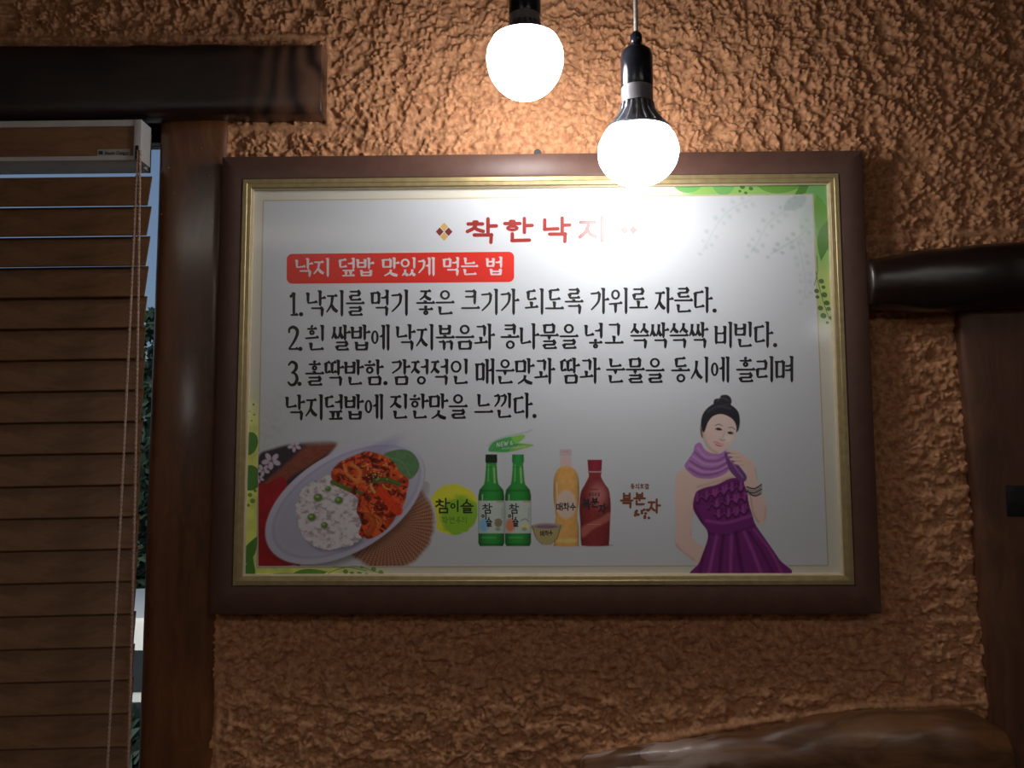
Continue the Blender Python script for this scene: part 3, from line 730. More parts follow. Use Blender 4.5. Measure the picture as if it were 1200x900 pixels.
def syllable(ch):
    """strokes in a unit box, y down"""
    if ch == '.': return [('dot', (.2,.93), (.15,.07))]
    if ch == '1': return [('c', (.18,.24),(.36,.18),(.5,.08)), ('s', (.5,.05),(.5,.95)), ('h', (.25,.95),(.8,.95))]
    if ch == '2': return [('c', (.2,.3),(.22,.14),(.5,.06),(.8,.16),(.82,.36),(.55,.66),(.18,.93)), ('h', (.18,.93),(.88,.93))]
    if ch == '3': return [('c', (.2,.2),(.45,.06),(.78,.14),(.8,.32),(.6,.46),(.42,.48)), ('c', (.45,.47),(.75,.54),(.88,.74),(.7,.93),(.4,.97),(.16,.84))]
    n = ord(ch)-0xAC00; l, v, t = CHO[n//588], JUNG[(n % 588)//28], JONG[n % 28]
    out = []; T = bool(t); wide = l in 'ㄲㄸㅃㅆㅉ'
    if v in 'ㅏㅐㅑㅓㅔㅕㅣ':
        lw = {'ㅏ':.56,'ㅑ':.56,'ㅓ':.46,'ㅕ':.46,'ㅣ':.60,'ㅐ':.44,'ㅔ':.42}[v] + (.06 if wide else 0)
        y1 = .54 if T else .86; y0 = .06 if T else .14
        if l in 'ㅊㅎ': y0 += .04
        if l == 'ㅇ' and not T: y0, y1 = .22, .76
        out += box_map(con(l, True), .02, y0, lw, y1)
        vb = .60 if T else 1.02; mid = (.30 if T else .46)
        if v == 'ㅏ': out += [Vt(.72,-.02,vb), ('h',(.72,mid),(1.0,mid-.01))]
        if v == 'ㅑ': out += [Vt(.72,-.02,vb), ('h',(.72,mid-.08),(1.0,mid-.08)), ('h',(.72,mid+.08),(1.0,mid+.08))]
        if v == 'ㅓ': out += [('h',(.54,mid),(.82,mid)), Vt(.86,-.02,vb)]
        if v == 'ㅕ': out += [('h',(.52,mid-.08),(.84,mid-.08)), ('h',(.52,mid+.09),(.84,mid+.09)), Vt(.86,-.02,vb)]
        if v == 'ㅣ': out += [Vt(.84,-.02,vb)]
        if v == 'ㅐ': out += [Vt(.60,.0,vb-.04), ('h',(.60,mid),(.86,mid)), Vt(.90,-.02,vb)]
        if v == 'ㅔ': out += [('h',(.48,mid),(.66,mid)), Vt(.68,.0,vb-.04), Vt(.92,-.02,vb)]
        if T: out += box_map(con(t, False), .22 if t not in 'ㅅㅆㄲ' else .14, .66 if t not in 'ㅎㅊ' else .70, .90, 1.0)
    elif v in 'ㅗㅛㅜㅠㅡ':
        y1 = .40 if T else .48; y0 = .02
        if l in 'ㅎㅊ': y0 = .08
        ay = .52 if T else .78
        if v == 'ㅡ': ay = .51 if T else .74; y1 += .0 if T else .08
        if v == 'ㅜ': ay = .47 if T else .60; y1 -= .02 if T else 0
        ml = .20 if not wide else .04
        out += box_map(con(l, l in 'ㄱㅋ' and not T and 0), ml, y0, 1-ml, y1)
        out += [('h',(.02,ay),(.98,ay))]
        if v == 'ㅗ': out += [('s',(.5,y1+.02),(.5,ay))]
        if v == 'ㅛ': out += [('s',(.35,y1+.02),(.35,ay)), ('s',(.65,y1+.02),(.65,ay))]
        if v == 'ㅜ': out += [('s',(.5,ay),(.5,.64 if T else 1.0))]
        if T: out += box_map(con(t, False), .16, (.66 if v != 'ㅜ' else .68) + (.04 if t == 'ㅎ' else 0), .88, 1.0)
    else:
        hp = {'ㅘ':'ㅗ','ㅚ':'ㅗ','ㅟ':'ㅜ','ㅢ':'ㅡ'}[v]; y1 = .38 if T else .46; ay = {'ㅗ':.50,'ㅜ':.45,'ㅡ':.50}[hp] if T else {'ㅗ':.74,'ㅜ':.62,'ㅡ':.70}[hp]
        out += box_map(con(l, False), .08, .06, .56, y1)
        out += [('h',(-.02,ay+.01),(.66,ay-.02))]
        if hp == 'ㅗ': out += [('s',(.32,y1+.04),(.32,ay))]
        if hp == 'ㅜ': out += [('s',(.32,ay),(.32,.62 if T else .98))]
        vb = .62 if T else 1.02
        if v == 'ㅘ': out += [Vt(.78,-.02,vb), ('h',(.78,.44),(1.04,.44))]
        else: out += [Vt(.88,-.02,vb)]
        if T: out += box_map(con(t, False), .2, .68, .92, 1.0)
    return out
def taper(P, W0):
    P = np.asarray(P, float); n = len(P); A = []; B = []
    for i in range(n):
        d = P[min(i+1, n-1)]-P[max(i-1, 0)]; d = d/(np.hypot(*d)+1e-9); w_ = W0[i]/2
        A.append((P[i][0]-d[1]*w_, P[i][1]+d[0]*w_)); B.append((P[i][0]+d[1]*w_, P[i][1]-d[0]*w_))
    return A+B[::-1]
def roundcap(P, w_):
    """capsule along a polyline"""
    P = np.asarray(P, float); o = taper(P, [w_]*len(P)); n = len(P); A = o[:n]; B = o[n:]
    def arc(c, a_, b_):
        a0 = math.atan2(a_[1]-c[1], a_[0]-c[0]); return [(c[0]+w_/2*math.cos(a0-PI*k/6), c[1]+w_/2*math.sin(a0-PI*k/6)) for k in range(1, 6)]
    return A + arc(P[-1], A[-1], B[0]) + B + arc(P[0], B[-1], A[0])
def draw(i, ch, x0, y0, wd, ht, pw, style='serif', skew=0):
    mp = lambda p: (x0+wd*p[0], y0+ht*p[1]+skew*wd*p[0])
    for st in syllable(ch):
        k = st[0]
        if k == 'dot': c = mp(st[1]); i.ell(c[0], c[1], pw*.72, pw*.72); continue
        if k == 'o':
            c = mp(st[1]); rx, ry = wd*st[2][0], ht*st[2][1]
            if style == 'serif': rx = min(rx, ry*1.05); i.ring(c[0], c[1], rx, ry, pw*.78)
            else: i.ring(c[0], c[1], rx, ry, pw)
            continue
        P = [mp(p) for p in st[1:]]
        if style != 'serif':
            if k in 'dc' and len(P) > 2: P = crom(P, False, 5)
            if k == 't' and style == 'round': P = [(P[0][0], P[0][1]+pw*.4), (P[1][0], P[0][1]+pw*.4)]
            i.poly(roundcap(P, pw)); continue
        if k == 'h':
            (ax, ay), (bx, by) = P; u_ = pw
            i.poly([(ax-.1*u_, ay-.2*u_), (ax+.4*u_, ay-.30*u_), (bx-.9*u_, by-.28*u_), (bx-.35*u_, by-.72*u_), (bx+.25*u_, by-.1*u_), (bx+.1*u_, by+.35*u_), (bx-.5*u_, by+.34*u_), (ax+.3*u_, ay+.34*u_), (ax-.15*u_, ay+.15*u_)])
        elif k in 'vs':
            (ax, ay), (bx, by) = P; u_ = pw
            fl = .95 if k == 'v' else .75
            i.poly([(ax-fl*u_, ay+.10*u_), (ax-.3*u_, ay+.0*u_), (ax+.35*u_, ay+.05*u_), (ax+.60*u_, ay+.5*u_), (ax+.48*u_, ay+1.3*u_), (bx+.46*u_, by-.6*u_), (bx+.15*u_, by+.15*u_), (bx-.2*u_, by+.1*u_), (bx-.46*u_, by-.7*u_), (ax-.48*u_, ay+1.3*u_), (ax-.55*u_, ay+.7*u_)])
        elif k == 'd':
            Q = crom(P, False, 5); n = len(Q); i.poly(taper(Q, [pw*(1.05-.55*j/(n-1)) if P[-1][0] < P[0][0] else pw*(.55+.65*math.sin(PI*.8*j/(n-1))) for j in range(n)]))
        elif k == 't':
            i.poly(taper(np.array([P[0], ((P[0][0]+P[1][0])/2, (P[0][1]+P[1][1])/2), P[1]]), [pw*.7, pw*1.15, pw*.9]))
        elif k == 'c':
            Q = crom(P, False, 5); i.poly(taper(Q, [pw*(.55+.55*math.sin(PI*j/(len(Q)-1))) for j in range(len(Q))]))
def text_line(name, txt, xa, xb, ya, yb, hl, pw, m, parent, style='serif', sp=.30, off=.0002, narrow=.96):
    """from xa to xb; ya/yb are the top of the letters at the left/right end, hl their height"""
    adv = []; 
    for ch in txt: adv.append(sp if ch == ' ' else .36 if ch == '.' else .62 if ch in '123' else 1.0)
    tot = sum(adv); un = (xb-xa)/tot; i = newink(off); x = xa; sk = (yb-ya)/(xb-xa)
    for ch, a_ in zip(txt, adv):
        if ch != ' ':
            wd = un*narrow if a_ == 1.0 else un*a_*1.05
            draw(i, ch, x+un*.04, ya+(x-xa)*sk, wd, hl, pw, style, sk)
        x += un*a_
    return i.build(name, m, parent)
INK = ink('black', (.012,.012,.014)); RED = ink('sign_red', tuple(ph(196, 44, 34, 190)*1.0)); WHT = ink('pinkish_white', (.80,.72,.74)); TIT = ink('title_red', (.36,.028,.022))
text_line('instruction_lettering', '1.낙지를 먹기 좋은 크기가 되도록 가위로 자른다.', 336, 843, 341, 336.5, 29.5, 3.5, INK, brd)
text_line('instruction_lettering', '2.흰 쌀밥에 낙지볶음과 콩나물을 넣고 쓱싹쓱싹 비빈다.', 335, 914, 381.5, 377, 29.5, 3.5, INK, brd)
text_line('instruction_lettering', '3.홀딱반함.감정적인 매운맛과 땀과 눈물을 동시에 흘리며', 334, 931, 422.5, 417.5, 29.5, 3.5, INK, brd)
text_line('instruction_lettering', '낙지덮밥에 진한맛을 느낀다.', 334, 632, 463, 460.5, 29, 3.5, INK, brd)
# red heading band
i = newink(.00015)
x0_, x1_, r = 336, 602.5, 6.5
P = []
for cx, cy, a0 in ((x1_-r, 295+r, -PI/2), (x1_-r, 330.5-r, 0), (x0_+r, 332.5-r, PI/2), (x0_+r, 297.5+r, PI)):
    P += [(cx+r*math.cos(a0+PI/2*k/6), cy+r*math.sin(a0+PI/2*k/6)) for k in range(7)]
i.poly(P); i.build('heading_band', RED, brd, label='red rounded heading band')
text_line('heading_lettering', '낙지 덮밥 맛있게 먹는 법', 345.5, 590, 303, 301, 21, 2.9, WHT, brd, sp=.42, off=.00025)
# title
i = newink(.0002)
for ch, x, y, wd in (('착', 547, 257, 36), ('한', 591, 256.5, 34), ('낙', 636, 256, 33), ('지', 679, 255, 33)):
    draw(i, ch, x, y, wd*.96, 26.5, 4.2, 'round')
i.build('title_lettering', TIT, brd, label='dark red title lettering')
def orn(cx, cy, m1, m2):
    a_ = newink(.0002); b_ = newink(.00021)
    for i_, dx, dy in ((a_, -5.2, 0), (a_, 5.2, 0), (b_, 0, -5.7), (b_, 0, 5.7)):
        i_.poly([(cx+dx-4.6, cy+dy), (cx+dx, cy+dy-5), (cx+dx+4.6, cy+dy), (cx+dx, cy+dy+5)])
    a_.build('diamond_ornament', m1, brd); b_.build('diamond_ornament', m2, brd)
OG = ink('ornament_gold', (.72,.48,.15)); OB = ink('ornament_brown', (.24,.035,.028))
orn(520.5, 271.5, OB, OG); orn(737, 269.5, TIT, OG)

# ------------------------------------------------------------------ food picture
fd = Canvas(302, 500, 512, 665, .5, PAPER)
Cx = lambda pts: [(280+x/4.615, 500+y/4.615) for x, y in pts]
fx, fy = fd.X, fd.Y; nzz = fbm(fx/3, fy/3, 4); nz2 = fbm(fx/1.2, fy/1.2, 3); nz8 = fbm(fx/9, fy/9, 3)
clipf = ((fx > lft_f((0, 0))*0+302.5) & (fy < 663.5)).astype(float)
# dark corner, chopsticks, red cloth
fd.put(fd.pol(Cx([(105,310),(105,160),(180,120),(330,85),(520,90),(400,240),(200,420)]), 2.5)*clipf, ph(34, 28, 34))
fd.put(fd.pol(Cx([(300,160),(380,95),(520,80),(500,130),(300,260),(130,380),(110,330)]), 2.5)*clipf, ph(95, 50, 38)*(.7+.5*nzz)[..., None], .9)
fd.put(fd.pol(Cx([(95,330),(150,310),(260,300),(330,740),(300,748),(95,748)]), 1.0)*clipf, ph(105, 18, 22)*(.75+.5*nz8)[..., None])
fd.put(ss(525, 514, fy + (fx-300)*.02)*1.0, PAPER, 1, False)
# white blossoms
for cx, cy, s_ in ((175,185,1.0),(300,105,.7),(130,235,.7),(110,280,.5)):
    for k in range(5):
        a_ = k*2*PI/5+.4; p = Cx([(cx+32*s_*math.cos(a_), cy+26*s_*math.sin(a_))])[0]
        fd.put(fd.ell(p[0], p[1], 4.6*s_, 2.9*s_, a_, .8)*clipf, ph(140, 130, 142), .9)
    p = Cx([(cx, cy)])[0]; fd.put(fd.ell(p[0], p[1], 1.3, 1.3), ph(110, 70, 80), .7)
# woven mat
mc = (280+800/4.615, 500+520/4.615); rr = np.hypot((fx-mc[0]), (fy-mc[1])); an = np.arctan2(fy-mc[1], fx-mc[0])
wv = .5+.5*np.sin(rr*2.3+np.pi*np.floor(an*34/np.pi)); wv2 = .5+.5*np.cos(an*68)
matc = ph(112, 78, 60)*(1-(ss(.35,.75,wv*(.3+.7*wv2))))[..., None]+ph(30, 14, 12)*(ss(.35,.75,wv*(.3+.7*wv2)))[..., None]
fd.put(ss(58, 52, rr + 3*(nz8-.5))*ss(540, 575, fy)*clipf, matc)
fd.put(ss(24, 8, np.hypot((fx-492)/1.0, (fy-560)/1.6))*ss(510, 500, fx), ph(96, 84, 82), .45, False)
# plate
pc = (404, 589); pa_ = math.radians(-31)
fd.put(fd.ell(pc[0]+3, pc[1]+5, 104, 58, pa_, 5)*clipf*ss(560, 620, fy), ph(35, 22, 22), .6)
shade = 1+.16*ss(640, 540, fy)-.10*ss(360, 500, fx)
fd.put(fd.ell(pc[0], pc[1], 103, 57.5, pa_, .8), ph(126, 126, 138)[None, None, :]*shade[..., None])
fd.put(fd.ell(pc[0]+2, pc[1]-1, 97, 52, pa_, 1.0)-fd.ell(pc[0]+2, pc[1]-1, 93, 48.5, pa_, 1.8), ph(98, 96, 120), .55)
fd.put(fd.ell(pc[0]+2, pc[1]-1, 92, 48, pa_, 4), ph(114, 115, 130)*1.0, .8)
fd.put(ss(.3, 1, fd.ell(430, 536, 50, 10, pa_, 8)), ph(90, 86, 118), .45)
# leaf
fd.put(fd.pol(Cx([(780,155),(850,125),(925,132),(968,180),(972,230),(930,282),(870,262),(840,200)])), ph(62, 88, 58)*(.8+.45*nzz)[..., None])
fd.put(fd.line(Cx([(800,165),(880,190),(925,265)]), .9), ph(92, 112, 86), .6)
# rice
rp = Cx([(500,265),(420,285),(345,335),(308,420),(318,520),(352,600),(430,658),(540,658),(625,632),(668,580),(645,480),(635,375),(560,320)])
fd.put(fd.pol([(x+2, y+3) for x, y in rp], 3), ph(74, 72, 92), .7)
r1 = fbm(fx/5+3, fy/4, 3); r2 = fbm(fx/1.5, fy/1.2, 2)
w1, w2, wid = worley(fx/2.1+2*r1, fy/1.5+2*r1)
lum = .74+.34*ss(.3, .7, r1)+.16*(wid-.5)+.12*ss(.75, .2, w1)-.22*ss(.42, .25, r1)
ricec = ph(146, 140, 142)[None, None]*lum[..., None]
mrice = ss(.45, .62, fd.pol(rp, 4.5)+.55*(fbm(fx/4, fy/4, 3)-.5))
fd.put(mrice, np.clip(ricec, 0, .88))
for a_, b_, r in ((482,335,3.3),(428,383,4.8),(540,398,4.5),(393,490,4.6),(462,533,3.8)):
    p = Cx([(a_, b_)])[0]; fd.put(fd.ell(p[0], p[1]+.6, r+.7, r+.4, 0, 1.2), ph(80, 78, 70), .6); fd.put(fd.ell(p[0], p[1], r, r*.9, 0, .8), ph(58, 82, 34)); fd.put(fd.ell(p[0]-.8, p[1]-1, r*.45, r*.35, 0, 1.2), ph(112, 138, 72), .8)
# spicy octopus
rp = Cx([(500,245),(540,195),(600,165),(650,145),(700,133),(780,155),(840,195),(870,245),(918,285),(908,350),(892,420),(850,485),(822,530),(770,578),(700,607),(648,580),(662,520),(635,455),(642,385),(560,335),(508,292)])
base_m = fd.pol(rp, 1.0)
c1_ = ph(146, 50, 22); c2_ = ph(72, 16, 12); c3_ = ph(172, 92, 52)
wx = fx+9*(fbm(fx/7, fy/7, 3)-.5); wy = fy+9*(fbm(fx/7+31, fy/7+5, 3)-.5)
n1 = fbm(wx/5.5, wy/3.6, 4, g=.55); n2 = fbm(wx/2.6+11, wy/2.6, 3); n3 = fbm(wx/11+3, wy/11+8, 2)
sauce = c2_ + (c1_-c2_)*ss(.36, .60, n1)[..., None]
sauce = sauce*(.6+.8*ss(.3, .7, n3))[..., None]
sauce = sauce + (c3_-sauce)*(.85*ss(.62, .74, n2)*ss(.4, .6, n1))[..., None]
sauce = sauce*(1-.65*ss(.40, .30, n2)*ss(.55, .4, n1))[..., None]
fd.put(base_m, np.clip(sauce, 0, .9))
R_ = random.Random(5)
for k in range(46):
    a_ = R_.uniform(500, 910); b_ = R_.uniform(140, 600); p = Cx([(a_, b_)])[0]
    if base_m[min(int((p[0]-302)/.5), fd.nx-1), min(int((p[1]-500)/.5), fd.ny-1)] < .9: continue
    an_ = R_.uniform(0, PI); r1 = R_.uniform(2, 6); col_ = R_.choice([ph(178, 72, 30), ph(150, 46, 18), ph(96, 24, 12), ph(190, 100, 48), ph(60, 16, 14)])
    q = fd.line([(p[0]-r1*math.cos(an_), p[1]-r1*math.sin(an_)), (p[0]+R_.uniform(-2, 2), p[1]+R_.uniform(-2, 2)), (p[0]+r1*math.cos(an_), p[1]+r1*math.sin(an_))], R_.uniform(1.3, 3.4), .6)
    fd.put(q*base_m, col_, .8); fd.put(np.roll(q, (-1, -2), (0, 1))*q*base_m, np.clip(col_*1.7, 0, .9), .35)
for P, col_, wd in (([(570,210),(590,260),(640,290),(655,240),(610,205)], ph(178, 82, 40), 4.2), ([(505,300),(545,318),(600,340)], ph(58, 70, 26), 5), ([(735,292),(800,288),(865,312)], ph(52, 66, 28), 5.5),
                    ([(765,345),(810,400),(860,455)], ph(150, 40, 20), 11), ([(690,480),(730,520),(700,575)], ph(120, 52, 24), 7), ([(745,560),(770,510),(735,480)], ph(140, 66, 30), 3.5), ([(640,350),(660,360)], ph(52, 66, 28), 4)):
    q = fd.line(Cx(P), wd, .8); fd.put(q, col_*(.75+.5*nzz)[..., None]); fd.put(ss(.55, 1, fd.line(Cx([(a_-4, b_-6) for a_, b_ in P]), wd*.4, 1.0)), np.clip(col_*1.8, 0, .9), .4)
for k in range(26):
    p = Cx([(R_.gauss(735, 30), R_.gauss(255, 32))])[0]; fd.put(fd.ell(p[0], p[1], .9, .55, R_.uniform(0, 3), .4), ph(190, 140, 84), .8)
cutm = ss(664.5, 663.5, fy)*ss(302.2, 302.8, fx)
fd.A *= cutm
fd.build('dish_picture', .00016, brd, label='picture of rice and red spicy seafood on a white oval plate')

# ------------------------------------------------------------------ drinks picture
dr = Canvas(553, 503, 722, 645, .5, PAPER)
B = lambda x, y: (490+x/4, 500+y/4)
BB = lambda pts: [B(x, y) for x, y in pts]
nzd = fbm(dr.X/4, dr.Y/4, 3)
def revolve_shade(cx, hw, X_): t = np.clip((X_-cx)/hw, -1, 1); return t
def soju(x0, capc):
    cx = x0+60
    body = [(cx-24,165),(cx-26,200),(cx-30,250),(cx-34,270),(cx-56,296),(cx-61,325),(cx-61,545),(cx-54,560),(cx+54,560),(cx+61,545),(cx+61,325),(cx+56,296),(cx+34,270),(cx+30,250),(cx+26,200),(cx+24,165)]
    m = dr.pol(BB(body), .6, False); t = revolve_shade(B(cx, 0)[0], 15, dr.X)
    c_ = ph(30, 98, 40)[None, None]*(1.05-.75*abs(t)**2)[..., None]
    dr.put(m, c_)
    dr.put(dr.line(BB([(cx-42,320),(cx-42,345)]), 1.6, .8)*m, ph(120, 170, 120), .6); dr.put(dr.line(BB([(cx+12,190),(cx+16,262)]), 2.2, 1)*m, ph(120, 165, 96), .65)
    dr.put(dr.line(BB([(cx-13,180),(cx-15,255)]), 1.4, .8)*m, ph(96, 160, 96), .5); dr.put(dr.line(BB([(cx-46,300),(cx+46,300)]), 1.6, 1)*m, ph(14, 44, 20), .6)
    dr.put(dr.line(BB([(cx-24,190),(cx+24,190)]), .8, .5)*m, ph(14, 50, 20), .6)
    dr.put(dr.line(BB([(cx-56,552),(cx+56,552)]), 2, 1)*m, ph(12, 46, 18), .6); dr.put(dr.line(BB([(cx-40,520),(cx+20,520)]), 2, 1)*m, ph(60, 140, 70), .4)
    dr.put(dr.pol(BB([(cx-27,130),(cx+27,130),(cx+28,160),(cx+26,170),(cx-26,170),(cx-28,160)]), .5, False), np.array(capc)[None, None]*(1.2-.7*abs(np.clip((dr.X-B(cx,0)[0])/7, -1, 1))**2)[..., None])
    dr.put(dr.pol(BB([(cx-60,347),(cx+60,347),(cx+60,500),(cx-60,500)]), .5, False), ph(128, 138, 132)[None, None]*(1-.18*abs(t)**3)[..., None])
    dr.put(dr.line(BB([(cx+26,352),(cx+54,352)]), 1.6, .4, False), ph(130, 92, 50), .8)
soju(283, ph(14, 26, 18)); soju(408, ph(24, 92, 42))
for cx, c_ in ((308, ph(76, 120, 168)), (432, ph(168, 76, 44))):
    m = dr.ell(*B(cx, 462), 5.6, 8, 0, 2.2); dr.put(m*ss(.2, .6, m*.7+nzd*.5), c_, .85)
for cx, c_, dx in ((376, ph(92, 78, 50), 0), (500, ph(150, 138, 100), 1)):
    dr.put(dr.ell(*B(cx, 452 if not dx else 470), 4.4, 4.6, .4, .9), c_, .9); dr.put(dr.line(BB([(cx-18,440),(cx+2,432),(cx+18,444)]), 1, .6), ph(70, 70, 44), .8)
    dr.put(dr.ell(*B(cx-2, 480), 3, 2.2, 0, .9), ph(70, 104, 72), .7)
    dr.put(dr.line(BB([(cx+18,380),(cx+18,430)]), 1.2, .7), ph(96, 108, 98), .5)
# swoosh leaves above the caps
dr.put(dr.pol(BB([(328,110),(350,75),(395,55),(440,46),(500,40),(478,68),(450,78),(400,100),(350,118)]), .6), ph(46, 112, 58)*1.0)
dr.put(dr.pol(BB([(440,46),(500,40),(478,68),(452,76)]), 2), ph(96, 136, 50), .8)
dr.put(dr.pol(BB([(345,112),(400,88),(450,78),(500,80),(540,87),(490,103),(430,118),(380,120)]), .6), ph(44, 108, 56))
dr.put(dr.pol(BB([(480,84),(540,87),(490,103),(430,112)]), 2), ph(112, 132, 50), .7)
dr.put(dr.line(BB([(330,88),(370,60),(430,42),(500,28),(535,15)]), 1.6, 1.2), ph(96, 104, 104), .5)
dr.put(dr.line(BB([(345,112),(400,90),(440,82)]), .5, .6), ph(24, 70, 40), .5)
# pale plum wine
m = dr.pol(BB([(668,140),(668,185),(650,205),(637,245),(635,330),(645,420),(638,470),(637,545),(645,560),(745,560),(752,545),(752,470),(746,420),(755,330),(752,245),(738,205),(716,185),(716,140)]), .6)
t = revolve_shade(B(694, 0)[0], 15, dr.X)
dr.put(m, ph(158, 112, 62)[None, None]*(1.05-.35*abs(t)**3+.22*(nzd-.5)*ss(400,400.1,dr.X))[..., None]); dr.put(m*ss(548, 545, dr.Y), ph(136, 124, 128), .85); dr.put(m*(1-ss(-1.6, -.4, -abs(abs(t)-1)*15+.0)*0)*ss(.86, .98, abs(t)), ph(92, 60, 40), .6)
dr.put(dr.line(BB([(650,260),(655,400)]), 1.2, .8)*m, ph(196, 176, 130), .6)
dr.put(dr.ell(*B(694, 365), 11.5, 16.5, 0, 1.6), ph(142, 130, 124), .85)
dr.put(dr.line(BB([(655,535),(735,535)]), 4, 2)*m, ph(180, 150, 90), .5)
dr.put(dr.pol(BB([(663,105),(720,105),(720,137),(663,137)]), .5, False), ph(128, 118, 122)); dr.put(dr.line(BB([(680,117),(705,117)]), 1, .4), ph(150, 50, 60), .7)
# dark raspberry wine
m = dr.pol(BB([(800,205),(800,232),(783,268),(762,310),(756,380),(760,450),(764,545),(780,559),(885,559),(895,545),(900,440),(903,370),(895,300),(875,268),(858,235),(856,205)]), .6)
t = revolve_shade(B(829, 0)[0], 18, dr.X)
dr.put(m, ph(88, 30, 32)[None, None]*(1.1-.5*abs(t)**2+.3*(nzd-.5))[..., None]); dr.put(dr.ell(*B(845, 320), 9, 12, 0, 7)*m, ph(140, 92, 88), .6)
dr.put(dr.pol(BB([(770,470),(850,430),(900,400),(895,440),(820,480),(772,520)]), 2)*m, ph(130, 78, 66), .6)
dr.put(dr.line(BB([(800,212),(857,212)]), 1, .5, False), ph(134, 124, 124), .9)
dr.put(dr.pol(BB([(794,155),(862,155),(860,205),(797,205)]), .6, False), ph(94, 24, 38)[None, None]*(1.1-.5*abs(np.clip((dr.X-B(828,0)[0])/8.5, -1, 1))**2)[..., None])
dr.put(dr.line(BB([(808,294),(842,294)]), .9, .4, False), ph(50, 20, 22), .8)
dr.put(dr.line(BB([(795,458),(855,458)]), .6, .4, False), ph(150, 110, 100), .6)
dr.put(dr.line(BB([(880,556),(912,556)]), 1, 1), ph(60, 50, 56), .5)
# small glass cup
m = dr.pol(BB([(535,462),(668,458),(665,490),(650,520),(628,545),(625,553),(580,553),(576,545),(552,520),(540,490)]), .6)
dr.put(m, ph(116, 108, 72)); dr.put(dr.ell(*B(602, 466), 16, 3.6, 0, .6)*1.0, ph(112, 100, 108), .9); dr.put(dr.ell(*B(602, 469), 13.5, 2.2, 0, .6), ph(70, 40, 60), .6)
dr.put(dr.line(BB([(536,466),(552,520),(578,548)]), .8, .5), ph(50, 48, 40), .8); dr.put(dr.line(BB([(667,464),(652,520),(628,546)]), .8, .5), ph(50, 48, 40), .8)
dr.build('drinks_picture', .00016, brd, label='picture of two green bottles, a cup, an amber and a dark red bottle')

# ------------------------------------------------------------------ woman picture
wo = Canvas(786, 460, 928, 680, .5, PAPER)
W = lambda pts: [(760+x/3.752, 450+y/3.75) for x, y in pts]
nw = fbm(wo.X/3, wo.Y/3, 3); nw8 = fbm(wo.X/9, wo.Y/9, 2)
SK = ph(146, 127, 119); SKD = ph(112, 86, 77); DRS = ph(74, 24, 72); DRD = ph(40, 10, 40); DRL = ph(112, 54, 108); SC = ph(116, 80, 122); SCD = ph(72, 42, 82); HR = ph(22, 22, 28)
# far arm (left in the picture), bent behind the back
m = wo.put(wo.pol(W([(165,372),(130,390),(117,430),(116,540),(120,640),(116,690),(128,722),(165,750),(215,788),(238,760),(240,722),(205,692),(188,660),(190,600),(200,540),(208,470),(210,400)])), SK)
wo.put(wo.line(W([(188,660),(195,600),(203,540)]), 2.2, 1.6)*m, SKD, .6); wo.put(wo.line(W([(118,700),(140,728),(200,775)]), 2.0, 1.8)*m, SKD, .5)
# chest and neck
m = wo.put(wo.pol(W([(165,372),(215,350),(235,290),(330,300),(350,360),(400,400),(430,440),(380,470),(200,480),(190,430)])), SK)
wo.put(wo.line(W([(215,452),(280,435),(370,408)]), 3, 2)*m, SKD, .35)
# near arm (right): elbow down, forearm up to the neck
m = wo.put(wo.pol(W([(400,380),(432,400),(446,440),(470,480),(505,500),(520,540),(517,590),(500,614),(478,608),(455,575),(440,530),(430,470)])), SK)
m = wo.put(wo.pol(W([(432,372),(462,375),(478,430),(492,470),(515,520),(518,575),(505,612),(480,612),(458,570),(446,500),(430,430)])), SK)
wo.put(wo.line(W([(446,480),(458,560),(482,606)]), 2.2, 1.6)*m, SKD, .6); wo.put(wo.line(W([(516,540),(512,600)]), 2, 1.6)*m, SKD, .4)
# dress
m = wo.put(wo.pol(W([(207,480),(240,458),(300,442),(360,415),(405,418),(432,470),(440,520),(458,580),(472,620),(520,690),(575,770),(616,846),(205,848),(225,780),(262,665),(225,600),(196,545)])), DRS)
for P, c_, wd in (([(262,665),(240,760),(222,846)], DRD, 3), ([(330,665),(318,760),(312,846)], DRD, 4), ([(300,665),(280,760),(262,846)], DRL, 3.4), ([(385,655),(400,760),(420,846)], DRD, 4.5), ([(365,660),(362,760),(360,846)], DRL, 3), ([(420,650),(460,740),(500,846)], DRL, 3.4),
                  ([(440,650),(500,740),(555,846)], DRD, 3), ([(465,640),(540,740),(590,840)], DRL, 2.4), ([(200,530),(230,600),(262,655)], DRD, 3), ([(262,655),(350,662),(470,620)], DRD, 1.6), ([(255,600),(340,610),(450,578)], DRL, 3)):
    wo.put(wo.line(W(P), wd, 1.8)*m, c_, .6)
